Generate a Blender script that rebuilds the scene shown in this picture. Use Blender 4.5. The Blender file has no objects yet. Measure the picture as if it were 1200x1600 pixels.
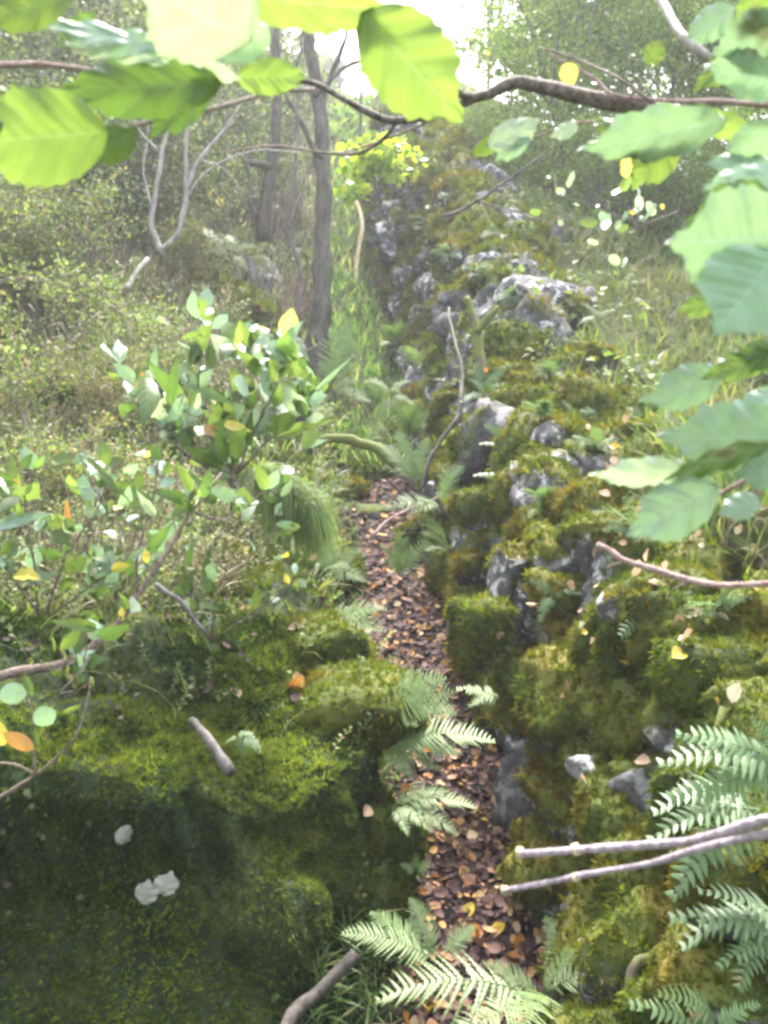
import bpy, math
import numpy as np
from mathutils import Vector, Matrix
from mathutils.bvhtree import BVHTree

SC = bpy.context.scene
COL = SC.collection
RS = np.random.RandomState(7)
rad = math.radians

# ------------------------------------------------------------------ camera, sky, sun, exposure
EYE = np.array([0.0, 0.0, 1.75])
PITCH = rad(12.0)
FPX = 800 / math.tan(rad(29.0))
cam_d = bpy.data.cameras.new('camera')
cam_d.sensor_fit = 'VERTICAL'
cam_d.sensor_height = 6.0
cam_d.angle = rad(58.0)
cam_d.clip_start = 0.02
cam_d.clip_end = 500
cam_d.dof.use_dof = True
cam_d.dof.focus_distance = 2.6
cam_d.dof.aperture_fstop = 1.3
cam = bpy.data.objects.new('camera', cam_d)
cam.location = EYE
cam.rotation_euler = (rad(90) - PITCH, 0, 0)
COL.objects.link(cam)
SC.camera = cam

SUN_EL, SUN_AZ = rad(52), rad(8)      # high, a little to the right of straight ahead (back light)
world = bpy.data.worlds.new('World')
SC.world = world
world.use_nodes = True
wn = world.node_tree
sky = wn.nodes.new('ShaderNodeTexSky')
sky.sky_type = 'NISHITA'
sky.sun_disc = False
sky.sun_elevation = SUN_EL
sky.sun_rotation = SUN_AZ
sky.dust_density = 4.0
sky.air_density = 1.3
sky.ozone_density = 1.0
hs = wn.nodes.new('ShaderNodeHueSaturation')
hs.inputs['Saturation'].default_value = 0.45
wn.links.new(sky.outputs[0], hs.inputs['Color'])
wn.links.new(hs.outputs[0], wn.nodes['Background'].inputs['Color'])
wn.nodes['Background'].inputs['Strength'].default_value = 0.15
sun_d = bpy.data.lights.new('sun', 'SUN')
sun_d.energy = 2.0
sun_d.angle = rad(10)
sun_d.color = (1.0, 0.95, 0.85)
sun = bpy.data.objects.new('sun', sun_d)
dirv = Vector((math.sin(SUN_AZ) * math.cos(SUN_EL), math.cos(SUN_AZ) * math.cos(SUN_EL), math.sin(SUN_EL)))
sun.rotation_euler = dirv.to_track_quat('Z', 'Y').to_euler()
COL.objects.link(sun)

SC.view_settings.view_transform = 'Standard'
SC.view_settings.look = 'None'
SC.view_settings.exposure = 3.05
SC.view_settings.gamma = 1.0
SC.cycles.filter_width = 3.0
SC.cycles.max_bounces = 7
SC.cycles.diffuse_bounces = 3
SC.cycles.transmission_bounces = 4
SC.cycles.volume_bounces = 0
SC.cycles.use_denoising = True

# ------------------------------------------------------------------ pixel <-> place helpers
cP, sP = math.cos(PITCH), math.sin(PITCH)


def ray(px, py):
    a = (px - 600) / FPX
    b = (800 - py) / FPX
    return np.array([a, cP + b * sP, -sP + b * cP])


def W(px, py, Y):
    d = ray(px, py)
    return EYE + d * (Y / d[1])


def proj(P):
    P = np.asarray(P, float) - EYE
    y = P[..., 1] * cP - P[..., 2] * sP
    z = P[..., 1] * sP + P[..., 2] * cP
    return 600 + FPX * P[..., 0] / y, 800 - FPX * z / y, y


# ------------------------------------------------------------------ noise
def _h(i, j, k, s):
    n = (i * 374761393 + j * 668265263 + k * 2147483647 + s * 144665) & 0xffffffff
    n = ((n ^ (n >> 13)) * 1274126177) & 0xffffffff
    n = ((n ^ (n >> 16)) * 2246822519) & 0xffffffff
    return ((n ^ (n >> 15)) & 0xffff) / 32767.5 - 1.0


def vnoise(P, s=0):
    P = np.asarray(P, float)
    I = np.floor(P).astype(np.int64)
    F = P - I
    F = F * F * (3 - 2 * F)
    r = 0
    for a in (0, 1):
        for b in (0, 1):
            for c in (0, 1):
                w = (F[..., 0] if a else 1 - F[..., 0]) * (F[..., 1] if b else 1 - F[..., 1]) * (F[..., 2] if c else 1 - F[..., 2])
                r = r + w * _h(I[..., 0] + a, I[..., 1] + b, I[..., 2] + c, s)
    return r


def fbm(P, o=4, s=0):
    P = np.asarray(P, float)
    r, a = 0, 1.0
    for k in range(o):
        r = r + a * vnoise(P * 2 ** k + k * 17.3, s + k)
        a *= 0.5
    return r


def nrm(v):
    v = np.asarray(v, float)
    return v / np.maximum(np.linalg.norm(v, axis=-1, keepdims=True), 1e-9)


# ------------------------------------------------------------------ materials
def new_mat(name):
    m = bpy.data.materials.new(name)
    m.use_nodes = True
    nt = m.node_tree
    for n in list(nt.nodes):
        nt.nodes.remove(n)
    out = nt.nodes.new('ShaderNodeOutputMaterial')
    return m, nt, out


def ramp(nt, fac, stops, interp='LINEAR'):
    r = nt.nodes.new('ShaderNodeValToRGB')
    r.color_ramp.interpolation = interp
    e = r.color_ramp.elements
    while len(e) < len(stops):
        e.new(0.5)
    for k, (p, c) in enumerate(stops):
        e[k].position = p
        e[k].color = (*c, 1)
    nt.links.new(fac, r.inputs[0])
    return r.outputs[0]


def mth(nt, op, a, b=None, c=None, clamp=False):
    n = nt.nodes.new('ShaderNodeMath')
    n.operation = op
    n.use_clamp = clamp
    for k, v in enumerate((a, b, c)):
        if v is None:
            continue
        if isinstance(v, (int, float)):
            n.inputs[k].default_value = v
        else:
            nt.links.new(v, n.inputs[k])
    return n.outputs[0]


def mixc(nt, f, a, b, mode='MIX'):
    n = nt.nodes.new('ShaderNodeMix')
    n.data_type = 'RGBA'
    n.blend_type = mode
    for sock, v in ((n.inputs[0], f), (n.inputs[6], a), (n.inputs[7], b)):
        if isinstance(v, (int, float)):
            sock.default_value = v
        elif isinstance(v, tuple):
            sock.default_value = (*v, 1)
        else:
            nt.links.new(v, sock)
    return n.outputs[2]


def attr(nt, name):
    n = nt.nodes.new('ShaderNodeAttribute')
    n.attribute_name = name
    return n.outputs['Fac']


def geo_pos(nt):
    return nt.nodes.new('ShaderNodeNewGeometry').outputs['Position']


def noise(nt, vec, scale, detail=4, rough=0.6):
    n = nt.nodes.new('ShaderNodeTexNoise')
    n.inputs['Scale'].default_value = scale
    n.inputs['Detail'].default_value = detail
    n.inputs['Roughness'].default_value = rough
    nt.links.new(vec, n.inputs['Vector'])
    return n.outputs[0]


def bump(nt, h, strength, dist=0.01):
    b = nt.nodes.new('ShaderNodeBump')
    b.inputs['Strength'].default_value = strength
    b.inputs['Distance'].default_value = dist
    nt.links.new(h, b.inputs['Height'])
    return b.outputs[0]


def surf(nt, out, col, rough=0.8, norm=None, transl=0.0, tcol=None, spec=0.3, coat=0.0):
    p = nt.nodes.new('ShaderNodeBsdfPrincipled')
    if isinstance(col, tuple):
        p.inputs['Base Color'].default_value = (*col, 1)
    else:
        nt.links.new(col, p.inputs['Base Color'])
    if isinstance(rough, (int, float)):
        p.inputs['Roughness'].default_value = rough
    else:
        nt.links.new(rough, p.inputs['Roughness'])
    p.inputs['Specular IOR Level'].default_value = spec
    if norm is not None:
        nt.links.new(norm, p.inputs['Normal'])
    if transl > 0:
        t = nt.nodes.new('ShaderNodeBsdfTranslucent')
        tc = tcol if tcol is not None else col
        if isinstance(tc, tuple):
            t.inputs[0].default_value = (*tc, 1)
        else:
            nt.links.new(tc, t.inputs[0])
        if norm is not None:
            nt.links.new(norm, t.inputs['Normal'])
        mx = nt.nodes.new('ShaderNodeMixShader')
        mx.inputs[0].default_value = transl
        nt.links.new(p.outputs[0], mx.inputs[1])
        nt.links.new(t.outputs[0], mx.inputs[2])
        nt.links.new(mx.outputs[0], out.inputs[0])
    else:
        nt.links.new(p.outputs[0], out.inputs[0])
    return p


def mat_stuff(name, stops, transl=0.3, rough=0.6, boost=1.6, patch=None, pscale=2.0, spec=0.3):
    """colour by the per-piece value 'rnd', optionally mixed with a patch colour in soft patches of the place"""
    m, nt, out = new_mat(name)
    c = ramp(nt, attr(nt, 'rnd'), stops)
    if patch:
        n = noise(nt, geo_pos(nt), pscale, 3)
        f = mth(nt, 'MULTIPLY_ADD', n, 4.0, -1.75, True)
        c = mixc(nt, f, c, patch)
    tc = mixc(nt, 1.0, c, (boost, boost * 1.15, boost * 0.5), 'MULTIPLY')
    surf(nt, out, c, rough, None, transl, tc, spec)
    return m


def mat_leaf(name, base, trans, vein, transl=0.5, rough=0.4, spot=None, pinnate=9.0, spec=0.5, vary=0.25):
    """single leaves with UV: u along the midrib 0..1, v across -1..1 (stored 0..1)"""
    m, nt, out = new_mat(name)
    uv = nt.nodes.new('ShaderNodeUVMap')
    sx = nt.nodes.new('ShaderNodeSeparateXYZ')
    nt.links.new(uv.outputs[0], sx.inputs[0])
    u = sx.outputs[0]
    v = mth(nt, 'ABSOLUTE', mth(nt, 'MULTIPLY_ADD', sx.outputs[1], 2.0, -1.0))
    ph = mth(nt, 'MULTIPLY', mth(nt, 'SUBTRACT', u, mth(nt, 'MULTIPLY', v, 0.22)), pinnate)
    ph = mth(nt, 'ADD', ph, mth(nt, 'MULTIPLY', noise(nt, geo_pos(nt), 25, 3), 0.9))
    tri = mth(nt, 'ABSOLUTE', mth(nt, 'SUBTRACT', mth(nt, 'FRACT', ph), 0.5))   # 0 on a side vein
    side = mth(nt, 'SUBTRACT', 1.0, mth(nt, 'MULTIPLY', tri, 9.0), None, True)
    mid = mth(nt, 'SUBTRACT', 1.0, mth(nt, 'MULTIPLY', v, 22.0), None, True)
    vn = mth(nt, 'MAXIMUM', mth(nt, 'MULTIPLY', side, 0.4), mid)
    oi = nt.nodes.new('ShaderNodeObjectInfo')
    n = noise(nt, geo_pos(nt), 60, 4)
    n2 = noise(nt, geo_pos(nt), 14, 3)
    k = mth(nt, 'ADD', mth(nt, 'MULTIPLY_ADD', oi.outputs['Random'], 2 * vary, 1 - vary), mth(nt, 'MULTIPLY_ADD', n, 0.5, -0.25))
    kk = nt.nodes.new('ShaderNodeCombineColor')
    for q in range(3):
        nt.links.new(k, kk.inputs[q])
    c = mixc(nt, vn, base, vein)
    t = mixc(nt, vn, trans, vein)
    if spot:
        f = mth(nt, 'MULTIPLY_ADD', n2, 14.0, -9.2, True)
        c = mixc(nt, f, c, spot)
        t = mixc(nt, f, t, spot)
    c = mixc(nt, 1.0, c, kk.outputs[0], 'MULTIPLY')
    t = mixc(nt, 1.0, t, kk.outputs[0], 'MULTIPLY')
    hgt = mth(nt, 'ADD', mth(nt, 'MULTIPLY', tri, 1.0), mth(nt, 'MULTIPLY', n, 0.3))
    surf(nt, out, c, rough, bump(nt, hgt, 0.5, 0.002), transl, t, spec)
    return m


def mat_bark(name, dark, light, moss=None, scale=30.0, mossamt=0.5, stretch=0.25):
    m, nt, out = new_mat(name)
    pos = geo_pos(nt)
    mp = nt.nodes.new('ShaderNodeMapping')
    mp.inputs['Scale'].default_value = (1, 1, stretch)
    nt.links.new(pos, mp.inputs[0])
    n = noise(nt, mp.outputs[0], scale, 5, 0.7)
    c = ramp(nt, n, [(0.35, dark), (0.65, light)])
    if moss:
        f = mth(nt, 'MULTIPLY_ADD', noise(nt, pos, scale * 0.25, 4), 6.0, -3.0 + (mossamt - 0.5) * 4, True)
        c = mixc(nt, f, c, moss)
    surf(nt, out, c, 0.75, bump(nt, n, 0.9, 0.01), spec=0.25)
    return m


def mat_rock(name):
    """grey wall stone with white lichen patches, moss where the vertex value 'moss' is high"""
    m, nt, out = new_mat(name)
    pos = geo_pos(nt)
    a = noise(nt, pos, 9, 6, 0.65)
    c = ramp(nt, a, [(0.34, (0.018, 0.018, 0.019)), (0.5, (0.06, 0.057, 0.06)), (0.68, (0.15, 0.14, 0.14))])
    l = noise(nt, pos, 17, 6, 0.62)
    lf = mth(nt, 'MULTIPLY_ADD', l, 12.0, -6.3, True)
    c = mixc(nt, mth(nt, 'MULTIPLY', lf, attr(nt, 'lichen')), c, (0.40, 0.39, 0.38))
    g = noise(nt, pos, 45, 4)
    mo = mth(nt, 'ADD', attr(nt, 'moss'), mth(nt, 'MULTIPLY_ADD', g, 0.7, -0.35))
    mf = mth(nt, 'MULTIPLY_ADD', mo, 5.0, -2.0, True)
    mcol = ramp(nt, noise(nt, pos, 3.5, 4), [(0.35, (0.022, 0.035, 0.008)), (0.52, (0.06, 0.075, 0.012)), (0.66, (0.12, 0.095, 0.018))])
    c = mixc(nt, mf, c, mcol)
    h = mth(nt, 'ADD', mth(nt, 'MULTIPLY', a, 1.0), mth(nt, 'MULTIPLY', g, 0.6))
    surf(nt, out, c, 0.85, bump(nt, h, 0.8, 0.02), spec=0.2)
    return m


def mat_ground(name, stops, scale=4, detail=7, bs=0.8, fine=60):
    m, nt, out = new_mat(name)
    pos = geo_pos(nt)
    a = noise(nt, pos, scale, detail, 0.7)
    b = noise(nt, pos, fine, 4, 0.7)
    f = mth(nt, 'ADD', mth(nt, 'MULTIPLY', a, 0.6), mth(nt, 'MULTIPLY', b, 0.4))
    c = ramp(nt, f, stops)
    surf(nt, out, c, 0.9, bump(nt, f, bs, 0.03), spec=0.15)
    return m


M = {}
M['bank'] = mat_ground('bank_moss', [(0.3, (0.006, 0.010, 0.006)), (0.48, (0.016, 0.027, 0.012)), (0.6, (0.05, 0.06, 0.014)), (0.72, (0.09, 0.07, 0.04))])
M['path'] = mat_ground('litter_soil', [(0.3, (0.012, 0.008, 0.008)), (0.5, (0.04, 0.028, 0.026)), (0.65, (0.09, 0.06, 0.05))], 14)
M['slope'] = mat_ground('grass_soil', [(0.3, (0.02, 0.028, 0.01)), (0.5, (0.05, 0.06, 0.02)), (0.68, (0.11, 0.09, 0.045))], 6)
M['hill'] = mat_ground('hill_soil', [(0.3, (0.02, 0.03, 0.012)), (0.5, (0.045, 0.06, 0.025)), (0.68, (0.09, 0.08, 0.05))], 1.5)
M['rock'] = mat_rock('wall_stone')
M['moss'] = mat_stuff('moss_fuzz', [(0, (0.025, 0.04, 0.006)), (0.5, (0.065, 0.085, 0.010)), (0.85, (0.12, 0.135, 0.018)), (1, (0.16, 0.14, 0.03))], 0.35, 0.8,
                      1.6, (0.13, 0.085, 0.012), 3.2, spec=0.1)
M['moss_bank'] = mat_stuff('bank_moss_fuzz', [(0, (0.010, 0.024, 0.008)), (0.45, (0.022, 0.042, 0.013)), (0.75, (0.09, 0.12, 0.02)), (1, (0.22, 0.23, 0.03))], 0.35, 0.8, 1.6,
                           (0.075, 0.085, 0.018), 2.2, spec=0.1)  # dark cool low end carries the shade painted on the bank face
M['grass'] = mat_stuff('grass_blades', [(0, (0.04, 0.07, 0.02)), (0.5, (0.08, 0.13, 0.035)), (0.8, (0.15, 0.18, 0.06)), (1, (0.28, 0.22, 0.13))], 0.4, 0.5, 1.4,
                       (0.13, 0.12, 0.055), 1.3)
M['tussock'] = mat_stuff('tussock_blades', [(0, (0.05, 0.085, 0.025)), (0.6, (0.10, 0.17, 0.05)), (0.85, (0.17, 0.2, 0.08)), (1, (0.3, 0.25, 0.14))], 0.5, 0.5, 1.4)
M['berry'] = mat_stuff('bilberry_leaves', [(0, (0.035, 0.05, 0.02)), (0.40, (0.08, 0.12, 0.035)), (0.65, (0.15, 0.20, 0.06)), (0.80, (0.24, 0.28, 0.13)),
                                           (0.88, (0.30, 0.15, 0.11)), (1, (0.38, 0.29, 0.16))], 0.4, 0.55, 1.5, (0.11, 0.085, 0.05), 1.1, spec=0.22)
M['heather'] = mat_stuff('dead_stems', [(0, (0.04, 0.03, 0.025)), (0.6, (0.14, 0.095, 0.085)), (1, (0.38, 0.30, 0.27))], 0.1, 0.7, 1.0)
M['litter'] = mat_stuff('litter_leaves', [(0, (0.016, 0.010, 0.011)), (0.50, (0.065, 0.038, 0.040)), (0.74, (0.15, 0.085, 0.075)), (0.87, (0.29, 0.15, 0.08)), (0.95, (0.40, 0.23, 0.08)),
                                          (1, (0.5, 0.38, 0.26))], 0.15, 0.65, 1.1, spec=0.15)
M['crown'] = mat_stuff('crown_leaves', [(0, (0.06, 0.09, 0.03)), (0.5, (0.12, 0.165, 0.05)), (0.85, (0.21, 0.26, 0.09)), (0.96, (0.34, 0.38, 0.16)), (1, (0.5, 0.36, 0.09))], 0.55, 0.5, 1.5, spec=0.4)
M['crown_dark'] = mat_stuff('scrub_leaves', [(0, (0.03, 0.045, 0.025)), (0.5, (0.075, 0.095, 0.045)), (0.8, (0.14, 0.16, 0.08)), (0.92, (0.22, 0.18, 0.14)), (1, (0.36, 0.34, 0.28))], 0.4, 0.6, 1.4, spec=0.3)
M['yellowbush'] = mat_stuff('yellow_green_leaves', [(0, (0.10, 0.16, 0.02)), (0.6, (0.2, 0.26, 0.03)), (1, (0.38, 0.36, 0.05))], 0.5, 0.5, 1.6)
M['bark'] = mat_bark('bark_grey', (0.035, 0.03, 0.03), (0.14, 0.12, 0.115), (0.05, 0.065, 0.02), 30, 0.3)
M['bark_pale'] = mat_bark('bark_pale', (0.14, 0.12, 0.11), (0.36, 0.33, 0.31), None, 25)
M['bark_dark'] = mat_bark('bark_dark', (0.02, 0.017, 0.015), (0.07, 0.058, 0.05), (0.03, 0.04, 0.012), 22, 0.35)
M['bark_trunk'] = mat_bark('bark_brown', (0.03, 0.026, 0.022), (0.11, 0.095, 0.08), (0.06, 0.07, 0.025), 22, 0.45)
M['branch'] = mat_bark('hazel_bark', (0.05, 0.04, 0.035), (0.22, 0.18, 0.155), None, 120, 0.5, 1.0)
M['twig'] = mat_bark('twig_bark', (0.07, 0.05, 0.042), (0.25, 0.19, 0.16), None, 90, 0.5, 1.0)
M['twig_red'] = mat_bark('red_twig_bark', (0.22, 0.12, 0.10), (0.50, 0.38, 0.36), None, 160, 0.5, 1.0)
M['stem_pale'] = mat_bark('pale_twig_bark', (0.20, 0.15, 0.17), (0.5, 0.43, 0.48), None, 150, 0.5, 1.0)
M['bare_wood'] = mat_bark('bare_wood', (0.35, 0.25, 0.14), (0.75, 0.62, 0.42), None, 40)
M['mossy_wood'] = mat_bark('mossy_wood', (0.03, 0.025, 0.02), (0.1, 0.08, 0.06), (0.085, 0.10, 0.016), 28, 0.75)
M['leaf_g'] = mat_leaf('hazel_leaf_green', (0.075, 0.13, 0.02), (0.125, 0.185, 0.03), (0.14, 0.20, 0.06), 0.55, 0.38, spot=(0.10, 0.09, 0.02))
M['leaf_d'] = mat_leaf('hazel_leaf_olive', (0.05, 0.09, 0.02), (0.09, 0.16, 0.025), (0.10, 0.16, 0.05), 0.5, 0.4)
M['leaf_p'] = mat_leaf('hazel_leaf_sky_tint', (0.185, 0.275, 0.20), (0.22, 0.35, 0.14), (0.25, 0.35, 0.25), 0.30, 0.36, spec=0.6, spot=(0.12, 0.14, 0.06))  # blue-pale tone puts the sky's reflection into the leaf colour
M['leaf_y'] = mat_leaf('leaf_yellow', (0.45, 0.38, 0.06), (0.6, 0.52, 0.08), (0.5, 0.45, 0.15), 0.45, 0.45, spot=(0.4, 0.2, 0.03))
M['leaf_o'] = mat_leaf('leaf_orange', (0.42, 0.20, 0.05), (0.5, 0.26, 0.05), (0.45, 0.3, 0.1), 0.3, 0.5, spot=(0.25, 0.09, 0.03))
M['leaf_w'] = mat_leaf('leaf_sky_white', (0.28, 0.35, 0.25), (0.32, 0.42, 0.2), (0.34, 0.4, 0.28), 0.35, 0.42, spec=0.5)  # whitish tone paints in sky light reflected off the leaf
M['fl_tan'] = mat_leaf('fallen_tan', (0.36, 0.24, 0.15), (0.4, 0.27, 0.15), (0.30, 0.2, 0.12), 0.2, 0.4, spot=(0.2, 0.12, 0.07), pinnate=6)
M['fl_peach'] = mat_leaf('fallen_peach', (0.52, 0.34, 0.22), (0.5, 0.34, 0.2), (0.42, 0.28, 0.18), 0.2, 0.35, spot=(0.4, 0.22, 0.1), pinnate=6)
M['fl_cream'] = mat_leaf('fallen_cream', (0.58, 0.50, 0.34), (0.6, 0.5, 0.3), (0.5, 0.42, 0.28), 0.25, 0.35, pinnate=6)
M['fl_pale'] = mat_leaf('fallen_grey_white', (0.28, 0.28, 0.25), (0.3, 0.3, 0.25), (0.22, 0.22, 0.19), 0.1, 0.5, spot=(0.16, 0.14, 0.1), pinnate=6)
M['fl_orange'] = mat_leaf('fallen_orange', (0.50, 0.20, 0.04), (0.55, 0.22, 0.04), (0.4, 0.16, 0.04), 0.25, 0.4, spot=(0.3, 0.1, 0.03), pinnate=6)
M['fl_yellow'] = mat_leaf('fallen_yellow', (0.60, 0.45, 0.07), (0.65, 0.5, 0.08), (0.5, 0.38, 0.08), 0.3, 0.4, pinnate=6)
M['fl_brown'] = mat_leaf('fallen_brown', (0.12, 0.065, 0.045), (0.16, 0.08, 0.05), (0.1, 0.06, 0.04), 0.1, 0.35, pinnate=6, spec=0.6)
M['fern'] = mat_leaf('fern_green', (0.125, 0.19, 0.06), (0.16, 0.26, 0.05), (0.15, 0.21, 0.07), 0.42, 0.45, pinnate=1.0, vary=0.2)
M['fern_b'] = mat_leaf('fern_glossy', (0.085, 0.145, 0.055), (0.12, 0.20, 0.05), (0.11, 0.17, 0.07), 0.28, 0.42, pinnate=1.0, spec=0.4, vary=0.3, spot=(0.16, 0.12, 0.05))


# ------------------------------------------------------------------ mesh helpers
def tag(o, label=None, cat=None, group=None, kind=None):
    if label:
        assert 4 <= len(label.split()) <= 16, label
        o['label'] = label
    if cat:
        o['category'] = cat
    if group:
        o['group'] = group
    if kind:
        o['kind'] = kind
    return o


def make_mesh(name, V, F, mat=None, uv=None, attrs=None, smooth=True):
    V = np.ascontiguousarray(V, np.float32)
    F = np.ascontiguousarray(F, np.int32)
    me = bpy.data.meshes.new(name)
    k = F.shape[1]
    me.vertices.add(len(V))
    me.vertices.foreach_set('co', V.ravel())
    me.loops.add(F.size)
    me.loops.foreach_set('vertex_index', F.ravel())
    me.polygons.add(len(F))
    me.polygons.foreach_set('loop_start', np.arange(0, F.size, k, dtype=np.int32))
    me.polygons.foreach_set('loop_total', np.full(len(F), k, np.int32))
    if smooth:
        me.polygons.foreach_set('use_smooth', np.ones(len(F), bool))
    if uv is not None:
        l = me.uv_layers.new(name='UVMap')
        l.data.foreach_set('uv', np.ascontiguousarray(uv[F.ravel()], np.float32).ravel())
    for an, av in (attrs or {}).items():
        a = me.attributes.new(an, 'FLOAT', 'POINT')
        a.data.foreach_set('value', np.ascontiguousarray(av, np.float32))
    me.update(calc_edges=True)
    if mat:
        me.materials.append(mat)
    return me


def obj(name, me, parent=None, mat4=None):
    o = bpy.data.objects.new(name, me)
    COL.objects.link(o)
    if parent:
        o.parent = parent
    if mat4 is not None:
        o.matrix_basis = mat4
    return o


def empty(name, loc=(0, 0, 0)):
    o = bpy.data.objects.new(name, None)
    o.empty_display_size = 0.1
    o.location = loc
    COL.objects.link(o)
    return o


def grid_faces(a, b):
    i = np.arange(a - 1)[:, None] * b + np.arange(b - 1)[None, :]
    return np.stack([i, i + b, i + b + 1, i + 1], -1).reshape(-1, 4)


def tube(pts, radii, n=8, smoothn=4, wob=0.0, seed=0):
    """closed tube through points, Catmull-Rom refined"""
    P = np.asarray(pts, float)
    R = np.asarray(radii, float) * np.ones(len(P))
    if smoothn > 1 and len(P) > 2:
        Pe = np.vstack([2 * P[0] - P[1], P, 2 * P[-1] - P[-2]])
        o, r = [], []
        for i in range(len(P) - 1):
            p0, p1, p2, p3 = Pe[i:i + 4]
            for t in np.arange(smoothn) / smoothn:
                o.append(0.5 * (2 * p1 + (p2 - p0) * t + (2 * p0 - 5 * p1 + 4 * p2 - p3) * t * t + (3 * p1 - p0 - 3 * p2 + p3) * t ** 3))
                r.append(R[i] * (1 - t) + R[i + 1] * t)
        P = np.vstack([o, P[-1]])
        R = np.append(r, R[-1])
    if wob:
        P = P + wob * np.stack([fbm(P * 9, 2, seed), fbm(P * 9, 2, seed + 5), fbm(P * 9, 2, seed + 9)], -1)
        R = R * (1 + 0.25 * fbm(P * 25, 2, seed + 3))
    T = nrm(np.gradient(P, axis=0))
    up = np.array([0, 0, 1.0]) if abs(T[0][2]) < 0.8 else np.array([1.0, 0, 0])
    A = np.zeros_like(T)
    a = nrm(np.cross(up, T[0]))
    for i in range(len(T)):
        a = nrm(a - T[i] * np.dot(a, T[i]))
        A[i] = a
    B = np.cross(T, A)
    th = np.arange(n) / n * 2 * np.pi
    V = P[:, None] + R[:, None, None] * (np.cos(th)[None, :, None] * A[:, None] + np.sin(th)[None, :, None] * B[:, None])
    V = V.reshape(-1, 3)
    m = len(P)
    i = np.arange(m - 1)[:, None] * n + np.arange(n)[None]
    j = np.arange(m - 1)[:, None] * n + (np.arange(n)[None] + 1) % n
    Q = np.stack([i, j, j + n, i + n], -1).reshape(-1, 4)
    F = np.vstack([Q[:, [0, 1, 2]], Q[:, [0, 2, 3]]])
    c0, c1 = len(V), len(V) + 1
    V = np.vstack([V, P[0], P[-1]])
    k = np.arange(n)
    e0 = np.stack([np.full(n, c0), (k + 1) % n, k], -1)
    e1 = np.stack([np.full(n, c1), (m - 1) * n + k, (m - 1) * n + (k + 1) % n], -1)
    return V, np.vstack([F, e0, e1])


def join(parts):
    """parts = list of (V, F) or (V, F, rnd)"""
    Vs, Fs, n = [], [], 0
    for p in parts:
        Vs.append(p[0])
        Fs.append(p[1] + n)
        n += len(p[0])
    return np.vstack(Vs), np.vstack(Fs)


def scatter(tv, tf, P, R, S, r=None):
    """merge copies of a template: P (N,3), R (N,3,3) columns = local axes, S (N,) or (N,3)"""
    P = np.asarray(P)
    N, n = len(P), len(tv)
    S = np.asarray(S, float)
    if S.ndim == 1:
        S = S[:, None]
    L = tv[None] * S[:, None, :]
    V = np.einsum('nij,nkj->nki', R, L) + P[:, None]
    F = tf[None] + (np.arange(N) * n)[:, None, None]
    r = RS.rand(N) if r is None else r
    return V.reshape(-1, 3), F.reshape(-1, tf.shape[1]), np.repeat(r, n)


def frames(Z, X=None, jitter=0.0):
    """rotation matrices whose z axis is Z (N,3) and x axis random or along X"""
    Z = nrm(Z + jitter * RS.randn(*Z.shape) if jitter else Z)
    X = RS.randn(*Z.shape) if X is None else X
    X = nrm(X - Z * (X * Z).sum(-1, keepdims=True))
    Y = np.cross(Z, X)
    return np.stack([X, Y, Z], -1)


# ------------------------------------------------------------------ terrain
# sections across the gully: depth Y -> outline points, all in metres
SY = [0.2, 1.0, 1.72, 1.86, 2.0, 2.2, 2.45, 2.8, 3.4, 4.2, 5.0, 6.0, 7.5, 9.5, 12.0, 16.0, 22.0, 40.0]


def pth(Y):       # path centre row -> height below the eye
    return np.interp(Y, [0, 1.5, 2.1, 2.6, 3.2, 4, 5, 6, 7.5, 9.5, 12, 16, 22, 40], [-1.8, -1.76, -1.72, -1.62, -1.5, -1.36, -1.18, -1.0, -.72, -.25, .6, 2.2, 4.6, 6.0])


def pz(Y, px, row):
    p = W(px, row, Y)
    return p[0], p[2]


def lin(Y, ys, vs):
    return float(np.interp(Y, ys, vs))


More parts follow.
